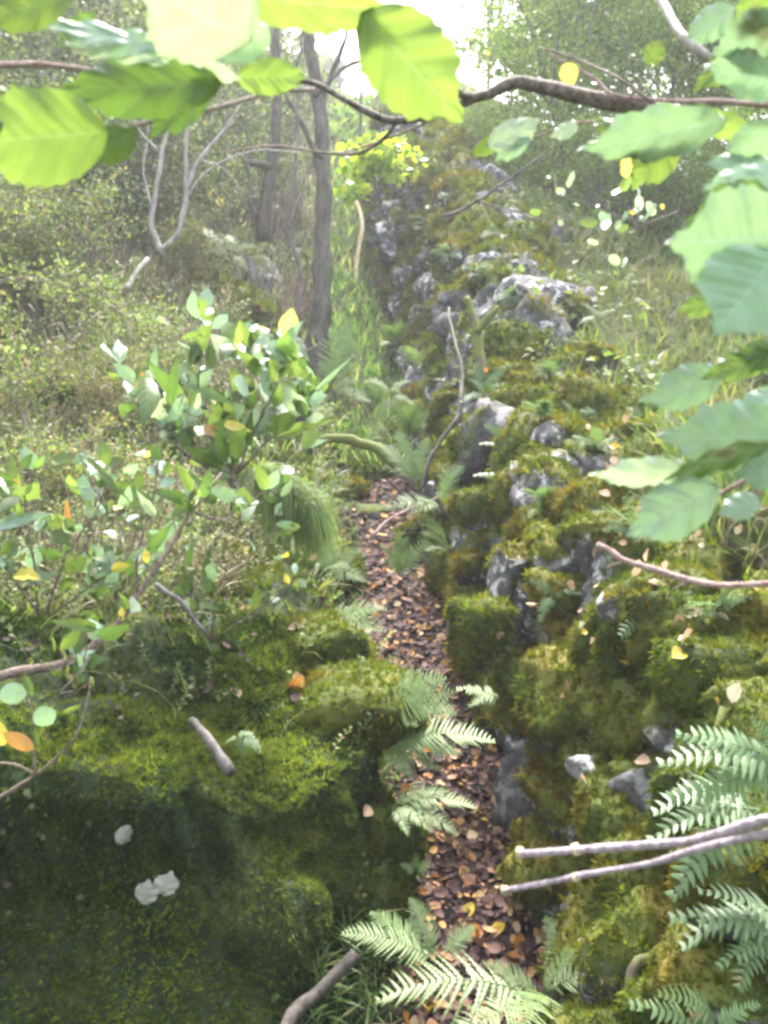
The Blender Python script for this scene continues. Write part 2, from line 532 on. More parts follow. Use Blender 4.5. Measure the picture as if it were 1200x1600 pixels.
def section(Y):
    base = float(pth(Y)) + EYE[2]
    far = Y >= 9
    pts = []

    def P(ys, xs, rows):
        return pz(Y, lin(Y, ys, xs), lin(Y, ys, rows))

    def X(ys, xs):
        return W(lin(Y, ys, xs), 800, Y)[0]
    ysL = [2.0, 2.45, 2.8, 3.4, 4.2, 5.0, 6.0, 7.5, 9.5, 12, 16, 22, 40]
    c1 = P(ysL, [-60] * 13, [1190, 1050, 930, 840, 720, 630, 530, 430, 350, 255, 150, 10, -60])
    c2 = P(ysL, [160] * 13, [1215, 1080, 965, 875, 770, 675, 570, 470, 390, 300, 200, 60, 40])
    c3 = P(ysL, [350, 370, 370, 350, 350, 350, 350, 350, 350, 350, 370, 400, 450], [1235, 1110, 1010, 925, 835, 750, 655, 560, 455, 365, 265, 120, 90])
    c4 = P(ysL, [470, 590, 580, 510, 480, 470, 475, 480, 480, 485, 490, 500, 520], [1270, 1165, 1075, 975, 885, 745, 690, 615, 520, 405, 275, 130, 95])
    if Y < 2.45:
        c4 = (c4[0] - 0.10 * (2.45 - Y), c4[1])
    if Y < 2.0:                     # in front of the bank's nose the ground drops to the gully floor
        k = 1.0 if Y <= 1.72 else 1 - (Y - 1.72) / 0.28
        k = k ** 0.55
        dn = [(c[0], c[1] * (1 - k) + base * k) for c in (c1, c2, c3, c4)]
        c1, c2, c3, c4 = dn
    foot = X([2.0, 2.6, 3.2, 4, 5, 6, 7.5, 9.5, 12, 16, 22, 40], [585, 605, 575, 535, 525, 525, 530, 530, 530, 530, 540, 560])
    right = X([0, 2.1, 2.6, 3.2, 4, 5, 6, 7.5, 9.5, 12, 16, 22, 40], [960, 960, 890, 795, 732, 702, 680, 665, 640, 610, 590, 590, 600])
    if Y < 2.0:
        foot = -0.05
        right = 0.38
    mx = (c4[0] + foot) / 2 - 0.02
    mz = c4[1] * 0.5 + base * 0.5
    c5 = (mx, mz)
    mid = (foot + right) / 2
    ysR = [0, 1.4, 2.1, 2.6, 3.2, 4, 5, 6, 7.5, 9.5, 12, 16, 22, 40]
    c9 = pz(Y, lin(Y, ysR, [1500, 1350, 1120, 1010, 905, 835, 800, 790, 770, 700, 640, 590, 600, 620]),
            lin(Y, ysR, [2600, 1500, 1070, 945, 835, 740, 640, 530, 430, 315, 240, 175, 110, 90]))
    if Y < 1.4:
        c9 = (0.78, base + 0.82)
    c10 = (c9[0] + 0.28, c9[1] + 0.04)
    c11 = pz(Y, 1150, lin(Y, ysR, [2600, 1300, 930, 850, 765, 680, 600, 525, 455, 385, 335, 310, 300, 300]))
    if Y < 2.6:
        c11 = (c10[0] + 0.25, c10[1] + 0.06)
    c12 = (c11[0] + 0.25 * Y, c11[1] + 0.06 * Y * 0.4)
    c0 = (c1[0] - 0.5 * Y - 1.0, c1[1] + 0.25 * min(Y, 12))
    cL = (c0[0] - 12, c0[1] + 2.5)
    cR = (c12[0] + 14, c12[1] - 0.5)
    return [cL, c0, c1, c2, c3, c4, c5, (foot, base), (mid, base - 0.03), (right, base), (right * 0.42 + c9[0] * 0.58, base * 0.55 + c9[1] * 0.45),
            c9, c10, c11, c12, cR]


NC = 16
CT = np.array([[(p[0], y, p[1]) for p in section(y)] for y in SY])       # (nY, NC, 3)
YF = np.concatenate([np.linspace(0.2, 1.6, 8, endpoint=False), np.linspace(1.6, 6.0, 190, endpoint=False), np.linspace(6.0, 12.0, 110, endpoint=False),
                     np.linspace(12, 40, 70)])
dense = np.array([1, 3, 22, 26, 26, 26, 22, 12, 10, 10, 16, 12, 12, 14, 6])
UF = np.concatenate([np.linspace(i, i + 1, dense[i] + 1, endpoint=False) for i in range(NC - 1)] + [[NC - 1]])


def monotone(x, xp, fp):
    """pchip along axis 0"""
    h = np.diff(xp)[:, None, None]
    d = np.diff(fp, axis=0) / h
    m = np.zeros_like(fp)
    a, b = d[:-1], d[1:]
    m[1:-1] = np.where(a * b > 0, 2 * a * b / np.where(np.abs(a + b) < 1e-9, 1, a + b), 0)
    m[0], m[-1] = d[0], d[-1]
    i = np.clip(np.searchsorted(xp, x, 'right') - 1, 0, len(xp) - 2)
    hh = (xp[i + 1] - xp[i])[:, None, None]
    t = ((x - xp[i])[:, None, None]) / hh
    return ((2 * t ** 3 - 3 * t ** 2 + 1) * fp[i] + (t ** 3 - 2 * t ** 2 + t) * hh * m[i] + (-2 * t ** 3 + 3 * t ** 2) * fp[i + 1] + (t ** 3 - t ** 2) * hh * m[i + 1])


G1 = monotone(YF, np.array(SY), CT)
G2 = monotone(UF, np.arange(NC, dtype=float), G1.transpose(1, 0, 2)).transpose(1, 0, 2)       # (ny, nu, 3)
gn = nrm(np.cross(np.gradient(G2, axis=1), np.gradient(G2, axis=0)))
gn[gn[..., 2] < -0.3] *= -1
amp = np.interp(UF, [0, 2, 5, 6.5, 7.3, 8.8, 9.4, 11, 13, 15], [0.25, 0.10, 0.085, 0.08, 0.02, 0.02, 0.05, 0.05, 0.08, 0.3])[None, :] * np.interp(YF, [0, 2, 8, 40], [0.7, 1, 1.6, 4])[:, None]
D = amp * (0.7 * fbm(G2 * 1.7, 2, 3) + 0.55 * fbm(G2 * 5.0, 3, 11) + 0.16 * fbm(G2 * 22, 2, 21))
nose = np.exp(-((G2[..., 1] - 1.95) / 0.35) ** 2) * (UF[None] < 7)
D = D + nose * (0.07 * fbm(G2 * np.array([3.5, 3.5, 6.0]), 3, 301) + 0.035 * fbm(G2 * np.array([9, 9, 16.0]), 3, 311))
GP = G2 + gn * D[..., None]
gn = nrm(np.cross(np.gradient(GP, axis=1), np.gradient(GP, axis=0)))
ny, nu = GP.shape[:2]


def cols(u0, u1):
    i0 = int(np.argmin(abs(UF - u0)))
    i1 = int(np.argmin(abs(UF - u1)))
    return i0, i1


def strip(name, u0, u1, mat, label=None):
    i0, i1 = cols(u0, u1)
    V = GP[:, i0:i1 + 1].reshape(-1, 3)
    me = make_mesh(name, V, grid_faces(ny, i1 - i0 + 1)[:, ::-1], mat)
    o = obj(name, me)
    o['kind'] = 'structure'
    return o


strip('bank', 0, 6.9, M['bank'])
strip('path', 6.9, 9.1, M['path'])
strip('slope', 9.1, 15, M['slope'])
# the hill goes on past the gully to the horizon
hv = []
for k, (yy, zz) in enumerate([(-30, -2.0), (-4, -0.4), (0.2, 0)]):
    pass
ex, ey = np.meshgrid(np.linspace(-140, 140, 57), np.linspace(-60, 260, 65))
ez = np.interp(ey, [-60, 0, 6, 12, 22, 40, 80, 260], [-4, -0.9, -0.6, 0.2, 3.5, 6.3, 7.5, 8.0]) + 0.5 * fbm(np.stack([ex, ey, ex * 0], -1) * 0.05, 3, 5)
ez -= 0.012 * np.maximum(ex - 5, 0) * np.clip(ey / 20, 0, 1) * 4
ez += 0.05 * np.maximum(-ex - 8, 0)
edge = (np.abs(ex) < 30) & (ey < 42) & (ey > -1)
ez = np.where(edge, ez - 1.6, ez)
hill = obj('hillside', make_mesh('hillside', np.stack([ex, ey, ez], -1).reshape(-1, 3), grid_faces(65, 57)[:, ::-1], M['hill']))
hill['kind'] = 'structure'

bv_faces = grid_faces(ny, nu)
BV = BVHTree.FromPolygons([tuple(v) for v in GP.reshape(-1, 3)], [tuple(int(q) for q in f) for f in bv_faces])


def hit(px, py, extra=None):
    d = Vector(ray(px, py)).normalized()
    best = BV.ray_cast(Vector(EYE), d)
    if extra is not None:
        h2 = extra.ray_cast(Vector(EYE), d)
        if h2[0] is not None and (best[0] is None or h2[3] < best[3]):
            best = h2
    if best[0] is None:
        return None, None
    n = np.array(best[1])
    if np.dot(n, np.array(d)) > 0:
        n = -n
    return np.array(best[0]), n


# sampling points on the terrain: uniform over area between u and Y limits, weight falls with distance
cellP = GP
a_ = GP[1:, :-1] - GP[:-1, :-1]
b_ = GP[:-1, 1:] - GP[:-1, :-1]
AREA = np.linalg.norm(np.cross(a_, b_), axis=-1)
UC = np.broadcast_to(UF[None, :-1], AREA.shape)
YC = np.broadcast_to(YF[:-1, None], AREA.shape)


def sample_ground(N, u0, u1, y0, y1, power=1.5, wfun=None, frame=True):
    w = AREA * ((UC >= u0) & (UC < u1) & (YC >= y0) & (YC < y1))
    C = GP[:-1, :-1]
    dist = np.linalg.norm(C - EYE, axis=-1)
    w = w / dist ** power
    if frame:
        px, py, dz = proj(C)
        w = w * ((px > -550) & (px < 1800) & (py > -300) & (py < 2300) & (dz > 0.3))
    if wfun is not None:
        w = w * wfun(C)
    w = w.ravel()
    w = w / w.sum()
    k = RS.choice(len(w), N, p=w)
    i, j = np.unravel_index(k, AREA.shape)
    a, b = RS.rand(N, 1), RS.rand(N, 1)
    P = (GP[i, j] * (1 - a) + GP[i + 1, j] * a) * (1 - b) + (GP[i, j + 1] * (1 - a) + GP[i + 1, j + 1] * a) * b
    n = gn[i, j]
    return P, np.where(n[:, 2:3] < -0.2, -n, n), np.linalg.norm(P - EYE, axis=-1)


# ------------------------------------------------------------------ dry stone wall
def ico(sub):
    import bmesh
    bm = bmesh.new()
    bmesh.ops.create_icosphere(bm, subdivisions=sub, radius=1.0)
    V = np.array([v.co[:] for v in bm.verts])
    F = np.array([[v.index for v in f.verts] for f in bm.faces])
    bm.free()
    return V, F


ICO = {2: ico(2), 3: ico(3), 4: ico(4)}


def stone_mesh(c, R, dims, seed, sub=3, boxy=0.55, rough=0.10, mossb=0.0, lichen=0.6, cuts=3):
    V, F = ICO[sub]
    rs = np.random.RandomState(seed)
    P = np.sign(V) * np.abs(V) ** boxy
    P = P / (np.abs(P) ** 4).sum(-1, keepdims=True) ** 0.25
    for q in range(cuts):                       # broken faces
        d = nrm(rs.randn(3))
        h = 0.58 + 0.27 * rs.rand()
        over = np.maximum(P @ d - h, 0)
        P = P - over[:, None] * d * 0.9
    P = P * (1 + rough * fbm(V * 1.6 + seed, 3, 31)[:, None] + 0.035 * vnoise(V * 7 + seed, 7)[:, None])
    P = P * np.asarray(dims) / 2
    Wd = P @ R.T + c
    N = nrm(V) @ R.T
    ms = 0.42 + 0.5 * N[:, 2] + 0.45 * fbm(Wd * 3.0, 3, 77) + mossb
    ms = np.clip(ms, 0, 1.2)
    Wd = Wd + N * (np.clip(ms - 0.45, 0, 1) * 0.022 * (1 + 0.8 * vnoise(Wd * 28, 3)))[:, None]
    me = make_mesh('stone', Wd - c, F, M['rock'], attrs={'moss': ms, 'lichen': np.full(len(V), lichen)})
    return me, Wd, F, ms


WALL = empty('dry_stone_wall', (0.9, 4.0, 0.6))
tag(WALL, 'mossy dry stone wall climbing the hill along the side of the leafy path', 'stone wall')
WALL_LOC = np.array(WALL.location)
st_V, st_F, st_M, st_n = [], [], [], 0


def add_stone(c, R, dims, seed, parent=None, loc0=None, **kw):
    global st_n
    me, Wd, F, ms = stone_mesh(np.asarray(c, float), R, dims, seed, **kw)
    p = parent or WALL
    l0 = WALL_LOC if loc0 is None else loc0
    o = obj('stone', me, p)
    o.location = Vector(np.asarray(c) - l0)
    st_V.append(Wd)
    st_F.append(F + st_n)
    st_M.append(ms)
    st_n += len(Wd)
    return o


def curve_at(u, Y):
    """undisplaced terrain point at column u (interpolated) and depth Y"""
    i = np.argmin(abs(UF - u))
    return np.array([np.interp(Y, YF, G2[:, i, k]) for k in range(3)])


ROCK = []
nstone = 0
Y = 1.55
rw = np.random.RandomState(5)
rows_y = {}
maxrow = 8
nwall = 0
for r in range(12):
    Y = 1.35 + 0.15 * rw.rand()
    while Y < 13.5:
        f, t = curve_at(9.0, Y), curve_at(11.0, Y)
        f2, t2 = curve_at(9.0, Y + 0.2), curve_at(11.0, Y + 0.2)
        Hs = np.linalg.norm(t - f)
        grow = np.interp(Y, [2, 4, 6, 13], [1.0, 1.15, 1.4, 2.4])
        nrow = max(2, int(round(Hs / (0.165 * grow))))
        L = (0.12 + 0.22 * rw.rand() ** 1.3) * grow
        if r > nrow + (1 if Y < 3.6 else 3):
            Y += L * 0.8
            continue
        cap = r >= nrow
        if cap and Y > 5.2 and rw.rand() < 0.25:
            Y += L * 0.8
            continue
        h = Hs / nrow * (0.85 + 0.5 * rw.rand())
        k = min((r + 0.45) / nrow, 1.02)
        c = f * (1 - k) + t * k
        tan = nrm((f2 * (1 - k) + t2 * k) - c)
        up = nrm(t - f)
        out = nrm(np.cross(tan, up))
        if out[0] > 0:
            out = -out
        deep = (0.17 + 0.12 * rw.rand()) * grow
        if r > nrow:                     # further lines of tumbled top stones, behind the first
            q = r - nrow
            ts = curve_at(11.0 + min(0.38 * q, 1.05), Y)
            c = ts + np.array([0.05 * rw.randn(), 0, 0.02])
            h *= 0.95
            L *= 1.15
        wild = 0.30 if Y > 4.5 else 0.13
        tl = nrm(np.array([tan[0], tan[1], tan[2] * 0.6]) + (wild * 1.4 if cap else wild) * rw.randn(3))
        upv = nrm(np.array([0, 0, 1.0]) + wild * 1.1 * rw.randn(3))
        oo = nrm(np.cross(tl, upv))
        if oo[0] > 0:
            oo = -oo
        upv = np.cross(oo, tl)
        R = np.stack([tl, oo, upv], -1)
        if np.linalg.det(R) < 0:
            R = np.stack([tl, -oo, upv], -1)
        cc = c + out * (deep * 0.02 + 0.03 * rw.randn()) + (np.array([0, 0, 0.02]) if cap else 0)
        near = np.interp(Y, [1.5, 3.0, 4.2, 6.5, 9], [0.26, 0.12, 0.02, -0.14, -0.14])
        add_stone(cc, R, (L * 1.15, deep * 1.15, h * 1.12), 100 + nwall,
                  sub=4 if Y < 3.2 else (3 if Y < 7 else 2), mossb=near + 0.25 * rw.randn(), lichen=1.0 if rw.rand() < 0.6 else 0.3, boxy=0.5 + 0.3 * rw.rand(), rough=0.17, cuts=7)
        nwall += 1
        Y += L * abs(tan[1]) * 0.96 + 0.02
print('wall stones', nwall)
# loose top stones and single big ones read off the photograph
big = [  # px, py, depth, size(l,d,h), tilt about view axis, moss, lichen
    (862, 478, 6.0, (0.60, 0.42, 0.40), 0.35, -0.55, 1.0), (835, 535, 5.9, (0.42, 0.3, 0.13), 0.55, -0.6, 1.0), (845, 420, 6.9, (0.44, 0.3, 0.17), 0.1, -0.3, 0.9),
    (805, 560, 5.4, (0.30, 0.28, 0.14), 0.0, 0.15, 0.9), (840, 605, 5.0, (0.34, 0.3, 0.17), 0.1, 0.25, 0.5), (715, 460, 6.6, (0.26, 0.2, 0.2), 0.0, -0.4, 0.6),
    (945, 520, 6.2, (0.28, 0.22, 0.14), 0.3, 0.0, 0.5), (605, 375, 8.6, (0.18, 0.16, 0.40), -0.3, -0.6, 0.8), (780, 415, 7.3, (0.5, 0.35, 0.28), 0.2, -0.35, 0.9),
    (730, 400, 7.8, (0.42, 0.3, 0.24), 0.0, -0.2, 0.8), (868, 738, 4.0, (0.15, 0.16, 0.24), 0.15, -0.7, 1.0), (945, 803, 3.6, (0.25, 0.2, 0.12), 0.1, -0.45, 1.0),
    (742, 690, 4.4, (0.14, 0.22, 0.42), 0.28, -0.15, 0.0), (750, 790, 3.9, (0.19, 0.2, 0.2), 0.15, 0.15, 0.9), (800, 905, 3.25, (0.16, 0.16, 0.28), 0.2, -0.4, 1.0),
    (800, 640, 4.8, (0.24, 0.22, 0.16), 0.1, 0.3, 0.3), (1005, 1235, 2.15, (0.15, 0.16, 0.14), 0.1, 0.4, 0.6), (1080, 1130, 2.15, (0.15, 0.16, 0.12), 0.0, 0.4, 0.3),
    (1100, 1050, 2.25, (0.26, 0.2, 0.13), 0.1, 0.5, 0.0), (895, 1100, 2.5, (0.26, 0.22, 0.24), 0.0, 0.35, 0.3), (1185, 1000, 2.2, (0.2, 0.2, 0.28), 0.0, 0.5, 0.0),
    (1010, 1390, 1.9, (0.18, 0.16, 0.16), 0.1, 0.45, 0.0), (1090, 1290, 1.8, (0.16, 0.16, 0.2), 0.1, 0.4, 0.2), (900, 940, 2.95, (0.3, 0.26, 0.2), 0.1, 0.6, 0.0),
    (945, 1060, 2.5, (0.10, 0.10, 0.09), 0.3, -0.7, 1.0), (912, 1190, 2.25, (0.07, 0.07, 0.06), 0.2, -0.7, 1.0), (752, 1000, 3.0, (0.17, 0.2, 0.24), 0.1, 0.35, 0.2),
    (1150, 1560, 1.45, (0.22, 0.2, 0.2), 0.2, 0.6, 0.0), (1160, 1400, 1.5, (0.16, 0.16, 0.18), 0.1, 0.45, 0.0),
]
for k, (px, py, Y, dm, tilt, mb, li) in enumerate(big):
    c = W(px, py, Y) + np.array([0.0, dm[1] * 0.3, -0.02])
    ct, stt = math.cos(-tilt), math.sin(-tilt)
    R = np.array([[ct, 0, -stt], [0, 1, 0], [stt, 0, ct]]) @ np.array([[math.cos(.4), -math.sin(.4), 0], [math.sin(.4), math.cos(.4), 0], [0, 0, 1]])
    add_stone(c, R, dm, 900 + k, sub=4 if dm[0] > 0.15 else 3, boxy=0.78 if mb > 0.2 else 0.5, mossb=mb, lichen=li, cuts=6, rough=0.24 if mb > 0.2 else 0.16)

# rocks on the path and the bank are things of their own
for (px, py, sz, mb, lab) in [
        (578, 803, (0.20, 0.18, 0.12), -0.3, 'small dark wet rock lying in the leaf litter at the path bend'),
        (585, 745, (0.34, 0.26, 0.18), 0.25, 'mossy rock step across the path below the arching mossy log'),
        (540, 770, (0.26, 0.22, 0.16), 0.1, 'dark mossy rock on the path beside the hanging grass tussock'),
        (465, 665, (0.22, 0.22, 0.55), -0.5, 'pale grey upright rock behind the hanging grass tussock'),
        (345, 485, (1.15, 0.8, 0.75), 0.25, 'broad mossy boulder in the dark hollow behind the willow leaves'),
        (405, 455, (0.42, 0.4, 0.75), -0.4, 'grey upright boulder beside the dark hollow on the bank'),
        (640, 850, (0.2, 0.2, 0.24), 0.2, 'earthy brown rock at the wall foot beside the broad leaf seedling'),
        (560, 1120, (0.34, 0.34, 0.26), 0.75, 'round moss covered boulder bulging from the lip of the near bank'),
        (590, 1300, (0.22, 0.24, 0.22), 0.5, 'dark mossy stone at the bank foot beside the drooping fern'),
        (585, 1420, (0.24, 0.2, 0.2), 0.4, 'dark mossy stone at the bank foot above the dark green fern'),
        (500, 1010, (0.30, 0.3, 0.18), 0.8, 'low cushion of bright moss over a rock behind the bulging boulder'),
        (530, 900, (0.26, 0.26, 0.22), 0.5, 'mossy stone tucked under the hanging grass tussock')]:
    P, n = hit(px, py)
    if P is None:
        continue
    ro = empty('mossy_rock', tuple(P))
    a = RS.rand() * 0.8
    R = np.array([[math.cos(a), -math.sin(a), 0], [math.sin(a), math.cos(a), 0], [0, 0, 1]])
    me, Wd, F, ms = stone_mesh(P + np.array([0, 0.02, -0.02]), R, sz, 70 + px, sub=4, mossb=mb, lichen=0.2, cuts=4)
    bpy.data.objects.remove(ro)
    me.name = 'mossy_rock'
    ro = obj('mossy_rock', me)
    ro.location = Vector(P + np.array([0, 0.02, -0.02]))
    tag(ro, lab, 'rock')
    if mb > 0.0:
        st_V.append(Wd); st_F.append(F + st_n); st_M.append(ms); st_n += len(Wd)

SV, SF, SM = np.vstack(st_V), np.vstack(st_F), np.concatenate(st_M)
BVS = BVHTree.FromPolygons([tuple(v) for v in SV], [tuple(int(q) for q in f) for f in SF])


def hitall(px, py):
    return hit(px, py, BVS)


# moss fuzz on the stones (one part of the wall)
def fuzz_template(k=3):
    V, F = [], []
    for i in range(k):
        a = i * 2.1 + 0.4
        d = np.array([math.cos(a), math.sin(a), 0])
        w = np.array([-math.sin(a), math.cos(a), 0]) * 0.20
        lean = d * 0.45
        n = len(V)
        V += [-w + d * .1, w + d * .1, lean + np.array([0, 0, 1.0])]
        F.append([n, n + 1, n + 2])
    return np.array(V), np.array(F)


FZV, FZF = fuzz_template(3)
tri = SV[SF]
fn = np.cross(tri[:, 1] - tri[:, 0], tri[:, 2] - tri[:, 0])
ar = np.linalg.norm(fn, axis=-1)
fn = nrm(fn)
ctr = tri.mean(1)
mm = SM[SF].mean(1)
px, py, dz = proj(ctr)
facing = ((EYE - ctr) * fn).sum(-1) > -0.3 * np.linalg.norm(EYE - ctr, axis=-1)
dist = np.linalg.norm(ctr - EYE, axis=-1)
w = ar / dist ** 2 * np.clip((mm - 0.36) * 5, 0, 1) * facing * (px > -60) * (px < 1800) * (py < 2200)
NM = 120000
k = RS.choice(len(w), NM, p=w / w.sum())
a, b = RS.rand(NM, 1), RS.rand(NM, 1)
fl = a + b > 1
a, b = np.where(fl, 1 - a, a), np.where(fl, 1 - b, b)
P = tri[k, 0] * (1 - a - b) + tri[k, 1] * a + tri[k, 2] * b
R = frames(fn[k] + np.array([0, 0, -0.15]), jitter=0.35)
S = dist[k] * 0.0042 * (0.6 + 0.8 * RS.rand(NM)) * np.where(RS.rand(NM) < 0.2, 2.0, 1.0)
big_ = fbm(P * 4, 2, 9)
V, F, r = scatter(FZV, FZF, P - fn[k] * 0.002, R, S, np.clip(0.45 + 0.25 * big_ + 0.35 * RS.randn(NM) * 0.6, 0, 1))
mo = obj('moss', make_mesh('moss', V - WALL_LOC, F, M['moss'], attrs={'rnd': r}), WALL)
mo['kind'] = 'stuff'

# ------------------------------------------------------------------ moss, bilberry, grass on the ground
NB = 140000
P, n, ds = sample_ground(NB, 1.2, 7.0, 1.6, 9, 2.0, lambda C: np.clip(0.75 + fbm(C * 2.5, 2, 41), 0.08, 1.5) * np.interp(C[..., 1], [1.9, 2.2], [0.35, 1]))
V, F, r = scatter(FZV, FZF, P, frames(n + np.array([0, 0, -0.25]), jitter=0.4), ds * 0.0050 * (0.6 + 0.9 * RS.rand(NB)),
                  np.clip(0.42 + 0.3 * fbm(P * 3, 2, 19) + 0.17 * RS.randn(NB) + 0.34 * np.clip(n[:, 2] - 0.55, -1.2, 0.5) + 0.12, 0, 1))  # shade put into the moss tone: darker on steep faces, lighter on top
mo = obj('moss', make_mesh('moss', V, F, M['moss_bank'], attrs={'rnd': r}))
mo['kind'] = 'stuff'
mo['label'] = 'shaggy green moss coating the bank beside the path'
mo['category'] = 'moss'


def blade_template(seg=3, w=0.03, bend=0.5):
    V, F = [], []
    for i in range(seg + 1):
        t = i / seg
        c = np.array([bend * t * t, 0, t * (1 - 0.25 * bend * t)])
        ww = w * (1 - t) ** 0.7
        if i < seg:
            V += [c - [0, ww, 0], c + [0, ww, 0]]
        else:
            V += [c]
    V = np.array(V)
    for i in range(seg - 1):
        b = 2 * i
        F += [[b, b + 1, b + 3], [b, b + 3, b + 2]]
    b = 2 * (seg - 1)
    F.append([b, b + 1, b + 2])
    return V, np.array(F)


def LIP(C):
    """little but moss grows on the near lip of the bank"""
    return np.clip((C[..., 1] - 2.55 - 1.1 * np.clip((C[..., 0] + 0.85) / 0.4, 0, 1.0)) / 0.7, 0.03, 1)


def grass_patch(name, N, u0, u1, y0, y1, h, mat, power, label, wf=None, width=0.035, bend=0.6, down=0.0):
    P, n, ds = sample_ground(N, u0, u1, y0, y1, power, wf)
    tv, tf = blade_template(3, width, bend)
    Z = n * 0.5 + np.array([0, 0, 0.8]) + 0.28 * RS.randn(N, 3)
    R = frames(Z)
    H = h * (0.45 + RS.rand(N)) * np.interp(ds, [2, 12, 30], [1, 1.2, 2.2])
    S = np.stack([H, H * np.interp(ds, [2, 6, 20], [1, 1.5, 3]), H], -1)
    V, F, r = scatter(tv, tf, P - n * 0.01, R, S)
    o = obj(name, make_mesh(name, V, F, mat, attrs={'rnd': r}))
    tag(o, label, 'grass', kind='stuff')
    return o


grass_patch('grass', 62000, 12.0, 14.9, 0.2, 24, 0.15, M['grass'], 1.7, 'short green and straw grass growing on the slope behind the wall',
            lambda C: np.clip(0.7 + fbm(C * 1.5, 2, 55), 0.15, 2))
grass_patch('hanging_grass', 9000, 9.1, 10.6, 5.5, 16, 0.17, M['grass'], 1.6, 'rough grass hanging over the shaded wall face above the path',
            lambda C: np.clip(0.5 + fbm(C * 1.2, 2, 65), 0.0, 2))
grass_patch('bank_grass', 27000, 1.2, 6.8, 2.3, 24, 0.13, M['grass'], 1.5, 'wispy pale grass growing through the undergrowth on the bank',
            lambda C: np.clip(0.3 + fbm(C * 1.6, 2, 75), 0.0, 2) * LIP(C), bend=0.9)
grass_patch('path_edge_grass', 2600, 6.3, 7.35, 1.9, 6, 0.075, M['tussock'], 1.3, 'short grass and seedlings creeping over the bank edge of the path', None, 0.05, 0.9)
grass_patch('gully_grass', 5000, 6.6, 9.2, 6.0, 24, 0.16, M['tussock'], 1.3, 'thin green grass at the top of the leafy path')


def leaf2(cx, cz, a, tilt, s, w=0.5):
    """two-triangle folded leaf starting at (cx,cz)"""
    d = np.array([math.cos(a), math.sin(a), tilt])
    d = d / np.linalg.norm(d)
    sd = np.array([-math.sin(a), math.cos(a), 0.0])
    b = np.array([cx, 0, cz])
    return [b, b + d * s * .5 + sd * s * w * .5 + [0, 0, s * .12], b + d * s, b + d * s * .5 - sd * s * w * .5 + [0, 0, s * .12]], [[0, 1, 2], [0, 2, 3]]


def sprig_template(nl=11, seed=0, leaf=0.15, w=0.6, tall=1.0):
    rs = np.random.RandomState(seed)
    V, F = [], []
    bv, bf = blade_template(3, 0.012, 0.3)
    V += list(bv * [1, 1, tall])
    F += bf.tolist()
    for i in range(nl):
        t = 0.3 + 0.7 * i / (nl - 1)
        v, f = leaf2(0.3 * t * t, t * tall * (1 - .075 * t), i * 2.4 + rs.rand(), 0.35 + 0.5 * rs.rand(), leaf * (0.7 + 0.6 * rs.rand()), w)
        n = len(V)
        V += v
        F += [[q + n for q in g] for g in f]
    return np.array(V), np.array(F)


parts = []
rr = []
for q in range(3):
    tv, tf = sprig_template(12, q, 0.13, 0.7)
    N = 4200
    P, n, ds = sample_ground(N, 1.1, 6.0, 2.3, 22, 1.55, lambda C: np.clip(0.35 + 1.1 * fbm(C * 1.1, 2, 85), 0.03, 2) * LIP(C))
    R = frames(n * 0.6 + np.array([0, 0, 0.7]), jitter=0.25)
    V, F, r = scatter(tv, tf, P - n * 0.01, R, 0.14 * (0.6 + 0.8 * RS.rand(N)) * np.interp(ds, [2, 6, 20], [0.75, 1.2, 2.4]))
    # every leaf its own tint
    ti = np.zeros(len(tv))
    nb = len(blade_template(3)[0])
    lf = np.concatenate([np.zeros(nb, int), 1 + np.arange(len(tv) - nb) // 4])
    r2 = (r.reshape(N, -1) * 0.45 + 0.55 * RS.rand(N, lf.max() + 1)[:, lf]).ravel()
    parts.append((V, F))
    rr.append(r2)
V, F = join(parts)
o = obj('bilberry_undergrowth', make_mesh('bilberry_undergrowth', V, F, M['berry'], attrs={'rnd': np.concatenate(rr)}, smooth=False))
tag(o, 'low small-leaved green and reddish undergrowth covering the top of the bank', 'undergrowth', kind='stuff')

tv, tf = blade_template(3, 0.010, 0.25)
N = 30000
P, n, ds = sample_ground(N, 1.1, 5.4, 2.8, 20, 1.3, lambda C: np.clip(0.3 + 1.2 * fbm(C * 0.9, 2, 95), 0.02, 2) * LIP(C))
R = frames(n * 0.4 + np.array([0, 0, 0.8]), jitter=0.3)
H = 0.2 * (0.4 + 1.1 * RS.rand(N) ** 2) * np.interp(ds, [2, 8, 20], [0.8, 1.5, 3.0])
V, F, r = scatter(tv, tf, P, R, np.stack([H, H * np.interp(ds, [2, 20], [1, 3]), H], -1))
o = obj('dead_stems', make_mesh('dead_stems', V, F, M['heather'], attrs={'rnd': r}))
tag(o, 'pinkish brown dead heather stems standing among the bank undergrowth', 'heather', kind='stuff')

# ------------------------------------------------------------------ leaf litter: one mass plus 300 leaves of their own
def litter_template():
    # five-point rounded curled leaf, 8 triangles
    th = np.linspace(0, 2 * np.pi, 9)[:-1]
    x = np.cos(th) * 0.5
    y = np.sin(th) * 0.36 * (1 - 0.25 * np.cos(th))
    z = 0.16 * (x * 2) ** 2 + 0.22 * (y * 2.2) ** 2
    V = np.vstack([np.stack([x, y, z], -1), [[0, 0, 0]]])
    F = np.array([[8, i, (i + 1) % 8] for i in range(8)])
    return V, F


